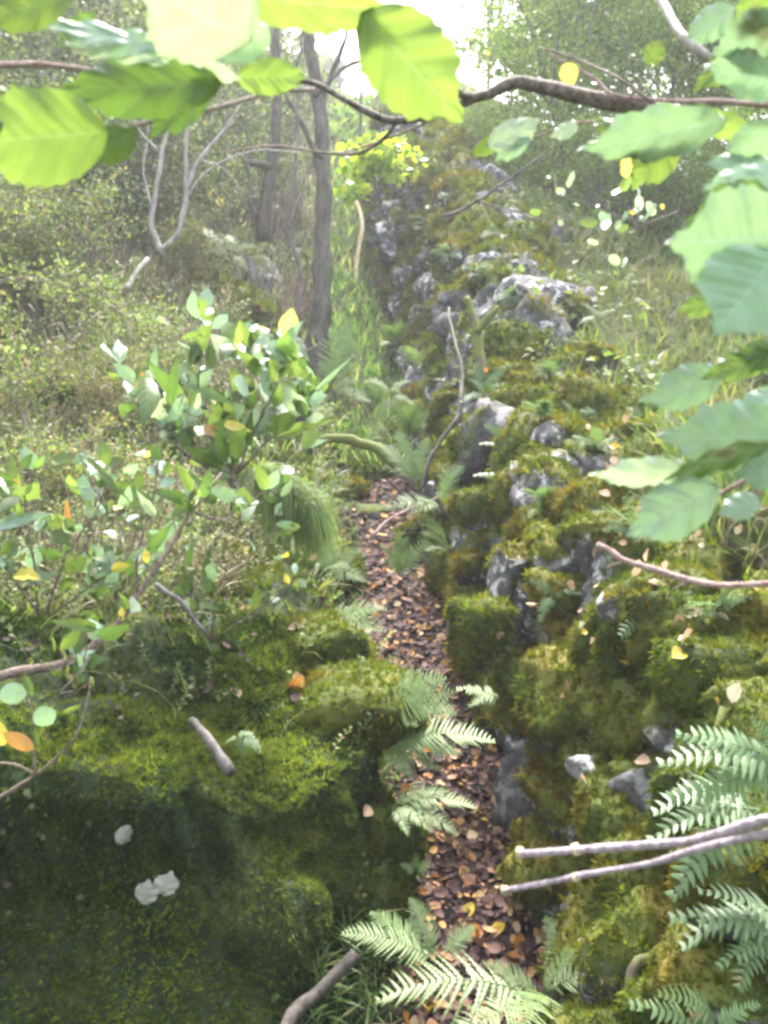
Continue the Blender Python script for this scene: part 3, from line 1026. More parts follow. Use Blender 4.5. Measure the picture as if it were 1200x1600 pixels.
LTV, LTF = litter_template()
N = 15000
P, n, ds = sample_ground(N, 7.0, 9.15, 1.2, 8.5, 1.5)
R = frames(n, jitter=0.35)
S = 0.034 * (0.35 + 1.1 * RS.rand(N) ** 1.5)
rv = np.clip(RS.rand(N) ** 1.1, 0, 1)
V1, F1, r1 = scatter(LTV, LTF, P + n * (0.002 + 0.018 * RS.rand(N, 1)), R, S, rv)
N = 2600
P, n, ds = sample_ground(N, 10.8, 14.2, 1.6, 14, 1.4)
V2, F2, r2 = scatter(LTV, LTF, P + n * 0.012, frames(n, jitter=0.35), 0.030 * (0.6 + 0.7 * RS.rand(N)), 0.42 + 0.40 * RS.rand(N))
N = 900
P, n, ds = sample_ground(N, 1.5, 6.8, 2.5, 12, 1.2)
V3, F3, r3 = scatter(LTV, LTF, P + n * 0.02, frames(n, jitter=0.4), 0.03 * (0.6 + 0.7 * RS.rand(N)), 0.3 + 0.6 * RS.rand(N))
V, F = join([(V1, F1), (V2, F2), (V3, F3)])
o = obj('leaf_litter', make_mesh('leaf_litter', V, F, M['litter'], attrs={'rnd': np.concatenate([r1, r2, r3])}))
tag(o, 'brown and tan litter of fallen leaves strewn thickly along the path', 'leaf litter', kind='stuff')


def leaf_mesh(name, L=14, C=6, wmax=0.36, peak=0.42, tipp=0.9, ser=0.03, nser=16, fold=0.16, cup=0.10, curl=0.25, wav=0.015, seed=0, sharp=1.0):
    """single leaf: base at origin, tip at (1,0,0), full width about 2*wmax, face along +z, side veins raised"""
    rs = np.random.RandomState(seed)
    t = np.linspace(0, 1, L + 1)
    # width profile with its peak where wanted
    p = math.log(0.5) / math.log(peak)
    wd = wmax * np.sin(np.pi * t ** p) ** tipp
    wd *= 1 - (0.80 * np.clip((t - 0.70) / 0.30, 0, 1) ** 1.2 if sharp > 1 else 0)
    s = np.linspace(-1, 1, C + 1)
    T, Sx = np.meshgrid(t, s, indexing='ij')
    Wd = wd[:, None] * (1 + 0 * Sx)
    saw = (ser * ((T * nser) % 1.0 - 0.4)) * (np.abs(Sx) > 0.95) * (wd[:, None] > 0.03)
    x = T + 0.05 * np.abs(Sx) * (0.5 - T) + 0.6 * saw
    y = Sx * (Wd + saw)
    y = y + 0.03 * np.sin(T * 5 + seed) * np.abs(T - .5)
    z = fold * np.abs(y) - cup * 4 * (y / 1.0) ** 2 - curl * T ** 2 * 0.6 + wav * np.sin(T * 22 + np.abs(Sx) * -4) * np.abs(Sx) + 0.02 * fbm(np.stack([x * 3, y * 3, x * 0 + seed], -1), 2, seed)
    V = np.stack([x, y, z], -1).reshape(-1, 3)
    F = grid_faces(L + 1, C + 1)
    uv = np.stack([T, (Sx + 1) / 2], -1).reshape(-1, 2)
    return make_mesh(name, V, F, None, uv=uv)


def with_mat(me, mat):
    m = me.copy()
    m.materials.append(mat)
    return m


_lm = {}


def leaf_variant(shape, k, mkey):
    key = (shape, k, mkey)
    if key not in _lm:
        base = _lm.get((shape, k))
        if base is None:
            if shape == 'hazel':
                base = leaf_mesh('leaf', 26, 10, 0.40, 0.46, 0.62, 0.045, 17, 0.14, 0.12, 0.22, 0.03, k, 1.6)
            elif shape == 'willow':
                base = leaf_mesh('leaf', 10, 4, 0.22, 0.52, 1.0, 0.0, 1, 0.3, 0.1, 0.15 + 0.2 * k, 0.02, k)
            elif shape == 'round':
                base = leaf_mesh('leaf', 10, 4, 0.38, 0.52, 0.6, 0.0, 1, 0.15, 0.15, 0.2, 0.01, k)
            elif shape == 'small':
                base = leaf_mesh('leaf', 6, 4, 0.30, 0.48, 0.8, 0.02, 6, 0.2, 0.1, 0.25, 0.01, k)
            elif shape == 'fallen':
                base = leaf_mesh('leaf', 6, 4, 0.36, 0.45, 0.75, 0.02, 6, 0.25, -0.35, -0.45, 0.03, k)
            _lm[(shape, k)] = base
        _lm[key] = with_mat(base, M[mkey])
    return _lm[key]


def basis(X, N, L, wid, loc):
    X = nrm(X)
    N = nrm(N - X * np.dot(N, X))
    Yv = np.cross(N, X)
    m = np.eye(4)
    m[:3, 0] = X * L
    m[:3, 1] = Yv * wid
    m[:3, 2] = N * L
    m[:3, 3] = loc
    return Matrix(m.tolist())


# 300 individual fallen leaves, placed where the photograph shows bright ones
FALL = []


def fall_region(cnt, u0, u1, y0, y1, weights, size, label, group, power=2.2, stones=False, box=None):
    keys = list(weights)
    pr = np.array([weights[q] for q in keys], float)
    pr /= pr.sum()
    if box is None:
        P, n, ds = sample_ground(cnt, u0, u1, y0, y1, power, None)
    else:
        P, n = [], []
        while len(P) < cnt:
            p_, n_ = hitall(box[0] + RS.rand() * (box[2] - box[0]), box[1] + RS.rand() * (box[3] - box[1]))
            if p_ is not None and n_[2] > 0.15:
                P.append(p_); n.append(n_)
        P, n = np.array(P), np.array(n)
    names = {'fl_tan': 'tan', 'fl_peach': 'pinkish tan', 'fl_cream': 'cream', 'fl_orange': 'orange', 'fl_yellow': 'yellow', 'fl_brown': 'dark brown'}
    for i in range(cnt):
        key = keys[RS.choice(len(keys), p=pr)]
        me = leaf_variant('fallen', RS.randint(4), key)
        Z = nrm(n[i] + 0.30 * RS.randn(3))
        X = RS.randn(3)
        L = size * (0.5 + 0.8 * RS.rand())
        o = obj('fallen_leaf', me, None, basis(X, Z, L, L * 1.05, P[i] + n[i] * 0.016))
        tag(o, label % names[key], 'fallen leaf', group % names[key])


fall_region(100, 7.1, 9.1, 1.9, 2.9, {'fl_tan': 4, 'fl_peach': 2, 'fl_cream': 1, 'fl_orange': 1.8, 'fl_yellow': .9, 'fl_brown': 3}, 0.046,
            '%s fallen leaf on the near stretch of the path among the litter', '%s fallen leaves on the near stretch of the path')
fall_region(80, 7.1, 9.1, 2.9, 5.2, {'fl_tan': 3, 'fl_peach': 2.5, 'fl_orange': 3, 'fl_brown': 2}, 0.046,
            '%s fallen leaf on the middle stretch of the path', '%s fallen leaves on the middle stretch of the path')
fall_region(50, 0, 0, 0, 0, {'fl_tan': 2, 'fl_peach': 3, 'fl_cream': 2, 'fl_yellow': 1}, 0.045,
            '%s fallen leaf lying on the grassy slope behind the wall', '%s fallen leaves on the slope behind the wall', box=(900, 640, 1190, 1000))
fall_region(34, 0, 0, 0, 0, {'fl_tan': 2, 'fl_peach': 2, 'fl_cream': 1, 'fl_yellow': 1.5, 'fl_orange': 1}, 0.042,
            '%s fallen leaf resting on the mossy wall stones', '%s fallen leaves on the mossy wall stones', box=(760, 560, 1150, 1250))
fall_region(34, 0, 0, 0, 0, {'fl_tan': 2, 'fl_peach': 2, 'fl_cream': 1, 'fl_orange': 1.2, 'fl_yellow': .7}, 0.045,
            '%s fallen leaf caught on the moss of the bank', '%s fallen leaves on the mossy bank', box=(60, 600, 560, 1130))


def one_leaf(px, py, size, key, lab, shape='fallen', up=0.016, X=None, cat='fallen leaf'):
    P, n = hitall(px, py)
    if P is None:
        return
    d = np.linalg.norm(P - EYE)
    L = size * d / FPX
    o = obj('fallen_leaf', leaf_variant(shape, RS.randint(4), key), None, None)
    X = RS.randn(3) if X is None else np.array(X, float)
    m = basis(X, nrm(n + 0.4 * nrm(EYE - P)), L, L, P + n * up)
    o.matrix_basis = m
    cen = np.array([m[i][0] * 0.5 for i in range(3)])
    o.location = Vector(np.array(o.location) - cen)
    tag(o, lab, cat)


one_leaf(195, 1300, 36, 'fl_pale', 'single pale round leaf stuck on the dark face of the near bank', 'hazel')
one_leaf(232, 1390, 40, 'fl_pale', 'pale leaf on the dark bank face, lower half of a touching pair', 'hazel', X=(0.2, 0, 1))
one_leaf(256, 1382, 46, 'fl_pale', 'pale leaf on the dark bank face, upper half of a touching pair', 'hazel', X=(0.5, 0, 1))
one_leaf(452, 1070, 44, 'fl_orange', 'bright orange red leaf standing up on the bank lip', X=(0.3, 0, 1))
one_leaf(460, 1106, 30, 'fl_peach', 'pink tan leaf just below the bright orange leaf on the bank lip')
one_leaf(565, 1272, 26, 'fl_peach', 'pinkish leaf caught under the round overhang of the bank')
one_leaf(812, 1475, 26, 'fl_orange', 'bright orange leaf at the near end of the leafy path')
one_leaf(808, 1430, 28, 'fl_peach', 'large peach leaf at the near end of the path by the wall')
one_leaf(780, 1458, 24, 'fl_yellow', 'golden yellow leaf at the near end of the path')
one_leaf(1060, 1030, 34, 'fl_yellow', 'narrow yellow leaf on the ochre moss of the near wall top')
one_leaf(928, 560, 14, 'fl_yellow', 'small round bright yellow leaf on the grass behind the large whitish stone')


# ------------------------------------------------------------------ leaves in the air: shrubs and boughs
def air_leaf(parent, loc0, p0, p1, wpx, key, roll=0.0, shape='hazel', k=None):
    """p0 base and p1 tip = (px, py, depth); wpx apparent full width in photograph pixels"""
    A, B = W(*p0), W(*p1)
    X = B - A
    L = np.linalg.norm(X)
    mid = (A + B) / 2
    view = nrm(EYE - mid)
    Xn = nrm(X)
    N = nrm(view - Xn * np.dot(view, Xn))
    S = np.cross(Xn, N)
    if S[2] > 0 and False:
        S = -S
    N2 = N * math.cos(roll) + S * math.sin(roll)
    full = {'hazel': 0.80, 'willow': 0.48, 'round': 0.76, 'small': 0.6, 'fallen': 0.72}[shape]
    dep = (p0[2] + p1[2]) / 2
    wid = wpx / FPX * dep / max(0.45, math.cos(roll)) / full
    me = leaf_variant(shape, RS.randint(5) if k is None else k, key)
    return obj('leaf', me, parent, basis(X, N2, L, wid, A - loc0))


def stem_part(parent, loc0, pts, r0, r1, mat, name='stem', n=7, wob=0.004, sm=4):
    V = np.array([W(*p) for p in pts])
    rad_ = np.linspace(r0, r1, len(V))
    v, f = tube(V, rad_, n, sm, wob, int(abs(V[0][0]) * 1000) % 97)
    return obj(name, make_mesh(name, v - loc0, f, mat), parent)


# --- the hazel bough that crosses the top of the picture
B0 = W(1290, 262, 0.95)
bough = empty('hazel_bough', tuple(B0))
tag(bough, 'thick grey bough crossing the top of the view with large backlit leaves', 'branch')
stem_part(bough, B0, [(1340, 280, .93), (1200, 226, .96), (1110, 195, 1.0), (1000, 160, 1.04), (900, 143, 1.07), (850, 131, 1.09), (805, 121, 1.1), (765, 142, 1.1), (738, 150, 1.1),
                      (690, 172, 1.1), (620, 184, 1.12), (575, 172, 1.14), (535, 152, 1.15), (493, 130, 1.16), (440, 120, 1.18), (380, 112, 1.2)],
          0.0105, 0.0022, M['branch'], 'branch', 10, 0.004)
stem_part(bough, B0, [(738, 150, 1.1), (724, 146, 1.08), (706, 128, 1.04), (690, 90, 0.98)], 0.006, 0.003, M['branch'], 'twig', 7, 0.002)
stem_part(bough, B0, [(620, 184, 1.12), (600, 215, 1.14), (560, 240, 1.16), (500, 238, 1.18), (420, 230, 1.2), (330, 245, 1.22)], 0.0022, 0.0012, M['twig'], 'twig', 5, 0.003)
stem_part(bough, B0, [(690, 175, 1.1), (640, 200, 1.12), (570, 228, 1.16), (520, 240, 1.18)], 0.002, 0.001, M['twig'], 'twig', 5, 0.003)
stem_part(bough, B0, [(1200, 165, .95), (1120, 162, .98), (1060, 160, 1.0), (960, 145, 1.04), (930, 120, 1.06), (860, 85, 1.08)], 0.0035, 0.0012, M['twig_red'], 'twig', 6, 0.003)
stem_part(bough, B0, [(1020, 160, 1.0), (960, 118, 1.03), (900, 95, 1.08), (840, 75, 1.12)], 0.002, 0.001, M['twig'], 'twig', 5, 0.003)
stem_part(bough, B0, [(1110, 185, .98), (1030, 190, 1.0), (960, 192, 1.02), (900, 195, 1.03), (850, 210, 1.05), (800, 222, 1.06)], 0.002, 0.001, M['twig_red'], 'twig', 5, 0.003)
stem_part(bough, B0, [(1110, 90, .98), (1075, 60, 1.0), (1050, 30, 1.05), (1025, -5, 1.1)], 0.005, 0.004, M['bark_pale'], 'twig', 6, 0.002)
for p0, p1, w, key, roll in [
        ((560, 15, .78), (724, 192, .76), 128, 'leaf_g', .1), ((330, -12, .80), (640, 30, .78), 78, 'leaf_g', .25),
        ((575, 40, .85), (520, -20, .85), 60, 'leaf_g', .1), ((760, 232, 1.0), (850, 180, 1.0), 42, 'leaf_w', -.3), ((905, 196, 1.0), (858, 212, 1.0), 22, 'leaf_w', .4),
        ((735, 240, 1.05), (822, 205, 1.05), 26, 'leaf_g', .4), ((880, 100, 1.05), (898, 132, 1.05), 26, 'leaf_y', .2), ((1140, 185, .8), (900, 248, .84), 76, 'leaf_p', -.5),
        ((1120, 180, .84), (955, 240, .84), 60, 'leaf_g', .3), ((1060, 205, .85), (985, 292, .85), 62, 'leaf_g', .2), ((1090, 160, .85), (1100, 220, .85), 40, 'leaf_d', .3),
        ((1230, 130, .75), (1090, 110, .8), 66, 'leaf_p', -.5), ((1240, 25, .75), (1110, 96, .78), 70, 'leaf_p', -.4), ((1220, -20, .75), (1140, 32, .78), 50, 'leaf_g', .2),
        ((1190, 60, .8), (1075, 140, .82), 40, 'leaf_g', .5), ((1230, 185, .75), (1130, 262, .8), 56, 'leaf_p', -.4), ((1210, 255, .78), (1095, 250, .8), 34, 'leaf_p', .5),
        ((1150, 15, .85), (1060, 60, .9), 46, 'leaf_p', .3), ((1010, 100, 1.0), (1040, 60, 1.0), 30, 'leaf_g', .2), ((1215, 75, .8), (1150, 95, .8), 44, 'leaf_d', .2),
        ((830, 215, 1.0), (770, 250, 1.0), 24, 'leaf_p', .3), ((1000, 205, .95), (915, 180, 1.0), 24, 'leaf_g', .5), ((1190, 215, .82), (1060, 180, .86), 38, 'leaf_g', -.4)]:
    air_leaf(bough, B0, p0, p1, w, key, roll)

# --- leaves hanging in the top left corner
T0 = W(-60, 120, 0.8)
spray = empty('hazel_spray', tuple(T0))
tag(spray, 'spray of large yellow-green backlit leaves hanging in the upper left corner', 'branch')
stem_part(spray, T0, [(490, 138, .95), (430, 142, .9), (380, 155, .86), (320, 172, .82), (240, 188, .78), (160, 200, .74), (60, 205, .70)], 0.0022, 0.0012, M['twig'], 'twig', 6, 0.002)
stem_part(spray, T0, [(-80, 100, 1.0), (0, 104, 1.0), (70, 106, 1.0), (140, 112, 1.0)], 0.004, 0.0025, M['twig_red'], 'twig', 6, 0.003)
stem_part(spray, T0, [(-60, 190, .6), (-20, 192, .6), (2, 205, .6)], 0.0075, 0.006, M['bark_dark'], 'twig', 8, 0.002)
for p0, p1, w, key, roll in [
        ((175, 208, .66), (-75, 222, .62), 136, 'leaf_g', .05), ((352, 128, .78), (78, 138, .72), 88, 'leaf_d', .15), ((215, 202, .72), (135, 250, .70), 50, 'leaf_g', .2),
        ((365, 122, .85), (495, 122, .9), 50, 'leaf_g', .2), ((395, 62, .70), (225, -10, .62), 150, 'leaf_w', -.45), ((275, 80, .72), (35, 12, .66), 34, 'leaf_p', .75),
        ((268, 100, .74), (88, 50, .70), 18, 'leaf_w', .8), ((110, -6, .66), (-40, 30, .62), 60, 'leaf_g', .2), ((420, 40, .72), (330, 100, .74), 60, 'leaf_p', -.4),
        ((330, 140, .80), (230, 205, .76), 44, 'leaf_d', .4), ((60, 150, .72), (-60, 160, .70), 40, 'leaf_g', .6), ((150, 20, .9), (90, 60, .9), 26, 'leaf_d', .2),
        ((300, 100, .78), (380, 130, .8), 26, 'leaf_w', .3)]:
    air_leaf(spray, T0, p0, p1, w, key, roll)

# --- leaves reaching in from the right
R0 = W(1320, 600, 0.8)
spr = empty('hazel_side_branch', tuple(R0))
tag(spr, 'drooping branch with big pale round leaves reaching in above the grassy slope', 'branch')
stem_part(spr, R0, [(1330, 660, .75), (1260, 700, .76), (1195, 735, .78), (1150, 760, .8), (1100, 785, .82)], 0.003, 0.0016, M['twig_red'], 'twig', 6, 0.002)
stem_part(spr, R0, [(1340, 500, .72), (1240, 530, .74), (1180, 560, .76), (1120, 585, .78)], 0.003, 0.0014, M['twig_red'], 'twig', 6, 0.002)
stem_part(spr, R0, [(1340, 340, .68), (1240, 380, .70), (1190, 400, .70)], 0.003, 0.002, M['twig_red'], 'twig', 6, 0.002)
stem_part(spr, R0, [(1195, 740, .78), (1160, 800, .8), (1125, 850, .84)], 0.0013, 0.0007, M['twig_red'], 'twig', 5, 0.002)
for p0, p1, w, key, roll in [
        ((1225, 372, .60), (1052, 385, .58), 150, 'leaf_p', -.35), ((1215, 390, .57), (1125, 525, .56), 150, 'leaf_p', -.3), ((1225, 320, .64), (1075, 350, .62), 100, 'leaf_d', .1),
        ((1240, 270, .66), (1095, 285, .66), 44, 'leaf_p', .5), ((1125, 470, .8), (1058, 486, .8), 34, 'leaf_g', .2), ((1135, 582, .72), (1008, 632, .70), 66, 'leaf_p', -.3),
        ((1225, 545, .70), (1095, 588, .70), 46, 'leaf_g', .3), ((1240, 560, .7), (1150, 548, .7), 50, 'leaf_d', .3), ((1250, 680, .66), (1035, 690, .64), 112, 'leaf_p', -.25),
        ((1085, 732, .68), (928, 750, .66), 46, 'leaf_w', -.4), ((1210, 692, .63), (1035, 738, .63), 36, 'leaf_g', .5), ((1125, 755, .68), (985, 842, .66), 92, 'leaf_p', -.3),
        ((1240, 720, .64), (1150, 745, .64), 70, 'leaf_p', -.3), ((1190, 780, .7), (1120, 800, .7), 44, 'leaf_p', .4), ((1230, 610, .70), (1150, 650, .68), 50, 'leaf_p', .3),
        ((1230, 440, .62), (1160, 520, .62), 70, 'leaf_p', .4)]:
    air_leaf(spr, R0, p0, p1, w, key, roll)

# --- cut twigs
K0 = W(1290, 905, 0.95)
tw = empty('broken_twig', tuple(K0))
tag(tw, 'bare reddish broken twig poking in over the ochre moss of the wall', 'twig')
stem_part(tw, K0, [(1300, 905, .95), (1200, 909, .98), (1130, 912, 1.0), (1085, 905, 1.02), (1020, 887, 1.03), (975, 875, 1.04), (955, 862, 1.05), (934, 852, 1.05)], 0.0042, 0.0045, M['twig_red'], 'stem', 8, 0.003)
stem_part(tw, K0, [(1085, 906, 1.02), (1065, 914, 1.03), (1050, 922, 1.04)], 0.0018, 0.001, M['twig_red'], 'twig', 6, 0.001)
stem_part(tw, K0, [(975, 876, 1.04), (958, 882, 1.04), (948, 886, 1.04)], 0.0018, 0.001, M['twig_red'], 'twig', 6, 0.001)
for lab, pts, r0 in [
        ('upper of the two pale cut stems sticking out over the end of the path', [(1340, 1255, .62), (1200, 1278, .68), (1130, 1300, .72), (1070, 1316, .76), (1000, 1322, .80), (900, 1327, .84), (845, 1331, .86), (812, 1333, .88)], 0.0048),
        ('lower thinner of the two pale cut stems sticking out over the path', [(1340, 1275, .62), (1200, 1300, .68), (1100, 1325, .72), (990, 1357, .78), (900, 1370, .82), (840, 1382, .85), (788, 1391, .87)], 0.0034)]:
    c0 = W(*pts[0])
    t = empty('cut_twig', tuple(c0))
    tag(t, lab, 'twig', 'pale cut stems')
    stem_part(t, c0, pts, r0, r0 * 0.85, M['stem_pale'], 'stem', 8, 0.002)
    e = pts[-1]
    me_ = pts[-3]
    v, f = tube([W(e[0] + 4, e[1], e[2]), W(e[0] - 5, e[1] - 1, e[2])], [r0 * 1.3, r0 * 1.15], 8, 1)
    obj('cut_end', make_mesh('cut_end', v - c0, f, M['bare_wood']), t)
    v, f = tube([W(me_[0] + 5, me_[1] - 1, me_[2]), W(me_[0] - 6, me_[1] + 2, me_[2])], [r0 * 1.25, r0 * 1.2], 8, 1)
    obj('node', make_mesh('node', v - c0, f, M['bare_wood']), t)

# --- small leafy twig, lower left edge
q0 = W(-60, 1270, 1.3)
tw = empty('leafy_twig', tuple(q0))
tag(tw, 'thin grey twig with round pale leaves in front of the dark bank', 'twig')
stem_part(tw, q0, [(-60, 1270, 1.3), (0, 1246, 1.3), (55, 1212, 1.3), (95, 1175, 1.3), (122, 1140, 1.3), (135, 1095, 1.32), (140, 1060, 1.34)], 0.0035, 0.001, M['twig'], 'stem', 6, 0.003)
stem_part(tw, q0, [(55, 1210, 1.3), (50, 1170, 1.3), (52, 1130, 1.28), (45, 1095, 1.28)], 0.0022, 0.001, M['twig'], 'stem', 6, 0.002)
stem_part(tw, q0, [(52, 1208, 1.3), (20, 1194, 1.28), (-30, 1190, 1.25)], 0.0022, 0.0015, M['twig'], 'stem', 6, 0.002)
for p0, p1, w, key, roll, sh in [((45, 1078, 1.28), (-4, 1090, 1.26), 36, 'leaf_p', -.2, 'round'), ((50, 1128, 1.28), (84, 1114, 1.26), 34, 'leaf_p', .2, 'round'),
                                 ((35, 1050, 1.28), (52, 1090, 1.26), 16, 'leaf_g', .3, 'willow'), ((10, 1165, 1.26), (-20, 1125, 1.25), 34, 'leaf_y', .2, 'round'),
                                 ((5, 1145, 1.26), (52, 1172, 1.25), 26, 'leaf_o', .3, 'round'), ((95, 1115, 1.3), (128, 1102, 1.3), 10, 'leaf_g', .3, 'willow'),
                                 ((60, 1170, 1.28), (52, 1130, 1.28), 12, 'leaf_g', .3, 'willow')]:
    air_leaf(tw, q0, p0, p1, w, key, roll, sh)


# --- willow shrubs on the bank
def shrub(name, root, stems, leaves, lab, mat, seed, cat='shrub', keys=None, shape='willow', size=(26, 46), region=None):
    """stems: list of pixel polylines with depth; leaves: how many to hang along them"""
    rs = np.random.RandomState(seed)
    loc = W(*root)
    s = empty(name, tuple(loc))
    tag(s, lab, cat)
    pool = []
    for (pts, r0, r1) in stems:
        stem_part(s, loc, pts, r0, r1, mat, 'stem', 6, 0.004)
        p = np.array(pts, float)
        sv = []
        for q in range(9):
            i0 = rs.randint(1, len(pts))
            f0 = rs.rand()
            a0 = np.array(pts[i0 - 1]) * (1 - f0) + np.array(pts[i0]) * f0
            an = -math.pi / 2 + rs.randn() * 0.9
            Lt = 28 + 45 * rs.rand()
            a2 = a0 + np.array([Lt * math.cos(an), Lt * math.sin(an), 0.12 * rs.randn()])
            a1 = (a0 + a2) / 2 + np.array([5 * rs.randn(), 5 * rs.randn(), 0])
            sv.append(tube([W(*a0), W(*a1), W(*a2)], [0.0016, 0.0012, 0.0007], 4, 3))
            pool.append(np.stack([a0 * (1 - w_) + a2 * w_ for w_ in np.linspace(0.2, 1, 7)]))
        sv_, sf_ = join(sv)
        obj('side_twigs', make_mesh('side_twigs', sv_ - loc, sf_, mat), s)
        tt = np.linspace(0.35, 1, 16)
        seg = np.linspace(0, 1, len(p))
        pool.append(np.stack([np.interp(tt, seg, p[:, k]) for k in range(3)], -1))
    pool = np.vstack(pool)
    keys = keys or {'leaf_g': 5, 'leaf_p': 4.2, 'leaf_w': .8, 'leaf_y': .4, 'leaf_d': 3.5, 'leaf_o': .12}
    kn = list(keys)
    pr = np.array([keys[k] for k in kn]); pr = pr / pr.sum()
    for i in range(leaves):
        b = pool[rs.randint(len(pool))]
        ang = -math.pi / 2 + rs.randn() * 0.9
        L = size[0] * 0.7 + (size[1] - size[0] * 0.7) * rs.rand() ** 1.3
        L *= 0.86
        off = 0 if rs.rand() < 0.8 else rs.rand() * 10
        o1 = rs.rand() * 2 * math.pi
        bx, by = b[0] + off * math.cos(o1), b[1] + off * math.sin(o1)
        dp = b[2] * (1 + 0.04 * rs.randn())
        k = kn[rs.choice(len(kn), p=pr)]
        air_leaf(s, loc, (bx, by, dp), (bx + L * math.cos(ang), by + L * math.sin(ang), dp * (1 + 0.03 * rs.randn())), L * (0.5 + 0.25 * rs.rand()), k,
                 rs.randn() * 0.75, shape, rs.randint(5))
    return s


shrub('willow_shrub', (-20, 1062, 2.05), [([(-40, 1070, 2.0), (20, 1052, 2.02), (90, 1040, 2.05), (145, 1012, 2.1), (190, 970, 2.14), (215, 930, 2.18), (250, 880, 2.22), (280, 830, 2.28), (300, 800, 2.3), (345, 740, 2.38)], 0.013, 0.003),
                                          ([(300, 800, 2.3), (350, 812, 2.32), (390, 790, 2.34), (430, 745, 2.36), (470, 700, 2.4)], 0.003, 0.001),
                                          ([(215, 930, 2.18), (215, 860, 2.2), (240, 780, 2.25), (250, 700, 2.3), (290, 620, 2.35)], 0.004, 0.001),
                                          ([(250, 880, 2.22), (200, 820, 2.22), (150, 770, 2.22), (110, 700, 2.25)], 0.003, 0.001),
                                          ([(100, 1042, 2.06), (132, 1030, 2.0), (125, 1050, 1.95), (85, 1090, 1.9)], 0.004, 0.001)],
      130, 'tall willow shrub whose grey curved stem rises from the bank lip', M['twig'], 1)
shrub('willow_shrub', (380, 760, 3.2), [([(360, 800, 3.1), (370, 700, 3.1), (375, 640, 3.1), (385, 560, 3.1), (400, 525, 3.1)], 0.006, 0.002),
                                        ([(365, 760, 3.1), (330, 680, 3.1), (310, 600, 3.1), (320, 530, 3.1)], 0.005, 0.002),
                                        ([(370, 740, 3.1), (410, 650, 3.1), (440, 580, 3.1), (455, 540, 3.1)], 0.005, 0.002),
                                        ([(370, 760, 3.1), (280, 700, 3.1), (220, 640, 3.1), (190, 600, 3.1)], 0.005, 0.002),
                                        ([(370, 740, 3.1), (420, 690, 3.1), (470, 650, 3.1), (480, 610, 3.1)], 0.005, 0.002)],
      250, 'dense young willow with upright bright leaves beside the dark tree trunk', M['twig'], 2, size=(24, 52))
shrub('willow_shrub', (60, 900, 2.3), [([(60, 960, 2.3), (50, 860, 2.3), (40, 780, 2.3), (30, 720, 2.3)], 0.004, 0.001),
                                       ([(70, 960, 2.3), (110, 860, 2.3), (150, 800, 2.3), (170, 740, 2.3)], 0.004, 0.001),
                                       ([(60, 960, 2.3), (0, 870, 2.3), (-20, 790, 2.3)], 0.004, 0.001),
                                       ([(80, 960, 2.3), (160, 900, 2.3), (230, 850, 2.3)], 0.004, 0.001)],
      120, 'low willow sprouts with grey-green and yellowing leaves at the edge of the bank', M['twig'], 3, size=(22, 48))
shrub('willow_shrub', (500, 1000, 2.9), [([(330, 1000, 2.7), (340, 930, 2.7), (400, 860, 2.7), (430, 820, 2.7)], 0.004, 0.001),
                                         ([(330, 1000, 2.7), (280, 930, 2.7), (300, 860, 2.7)], 0.004, 0.001),
                                         ([(330, 1000, 2.7), (420, 940, 2.7), (470, 900, 2.7)], 0.003, 0.001)],
      50, 'sparse willow shoots on the yellow moss below the grass tussock', M['twig'], 4, size=(18, 36))
shrub('leafy_twig', (1100, 300, 6), [([(1060, 330, 5.2), (1000, 355, 5.2), (950, 370, 5.2), (920, 385, 5.2)], 0.006, 0.002), ([(1010, 350, 5.2), (960, 335, 5.2), (920, 320, 5.2), (860, 300, 5.2)], 0.005, 0.002)],
      36, 'twig of shiny whitish leaves hanging above the grassy slope', M['twig'], 5, 'twig', {'leaf_w': 4, 'leaf_p': 1.5, 'leaf_g': 1.2, 'leaf_y': .6}, 'round', (15, 30))
shrub('leafy_twig', (860, 560, 5.4), [([(870, 520, 5.0), (840, 440, 5.2), (800, 380, 5.4)], 0.003, 0.002)], 8, 'few thin leaves growing above the large whitish stone', M['twig'], 6, 'twig',
      {'leaf_g': 2, 'leaf_p': 2}, 'small', (12, 22))


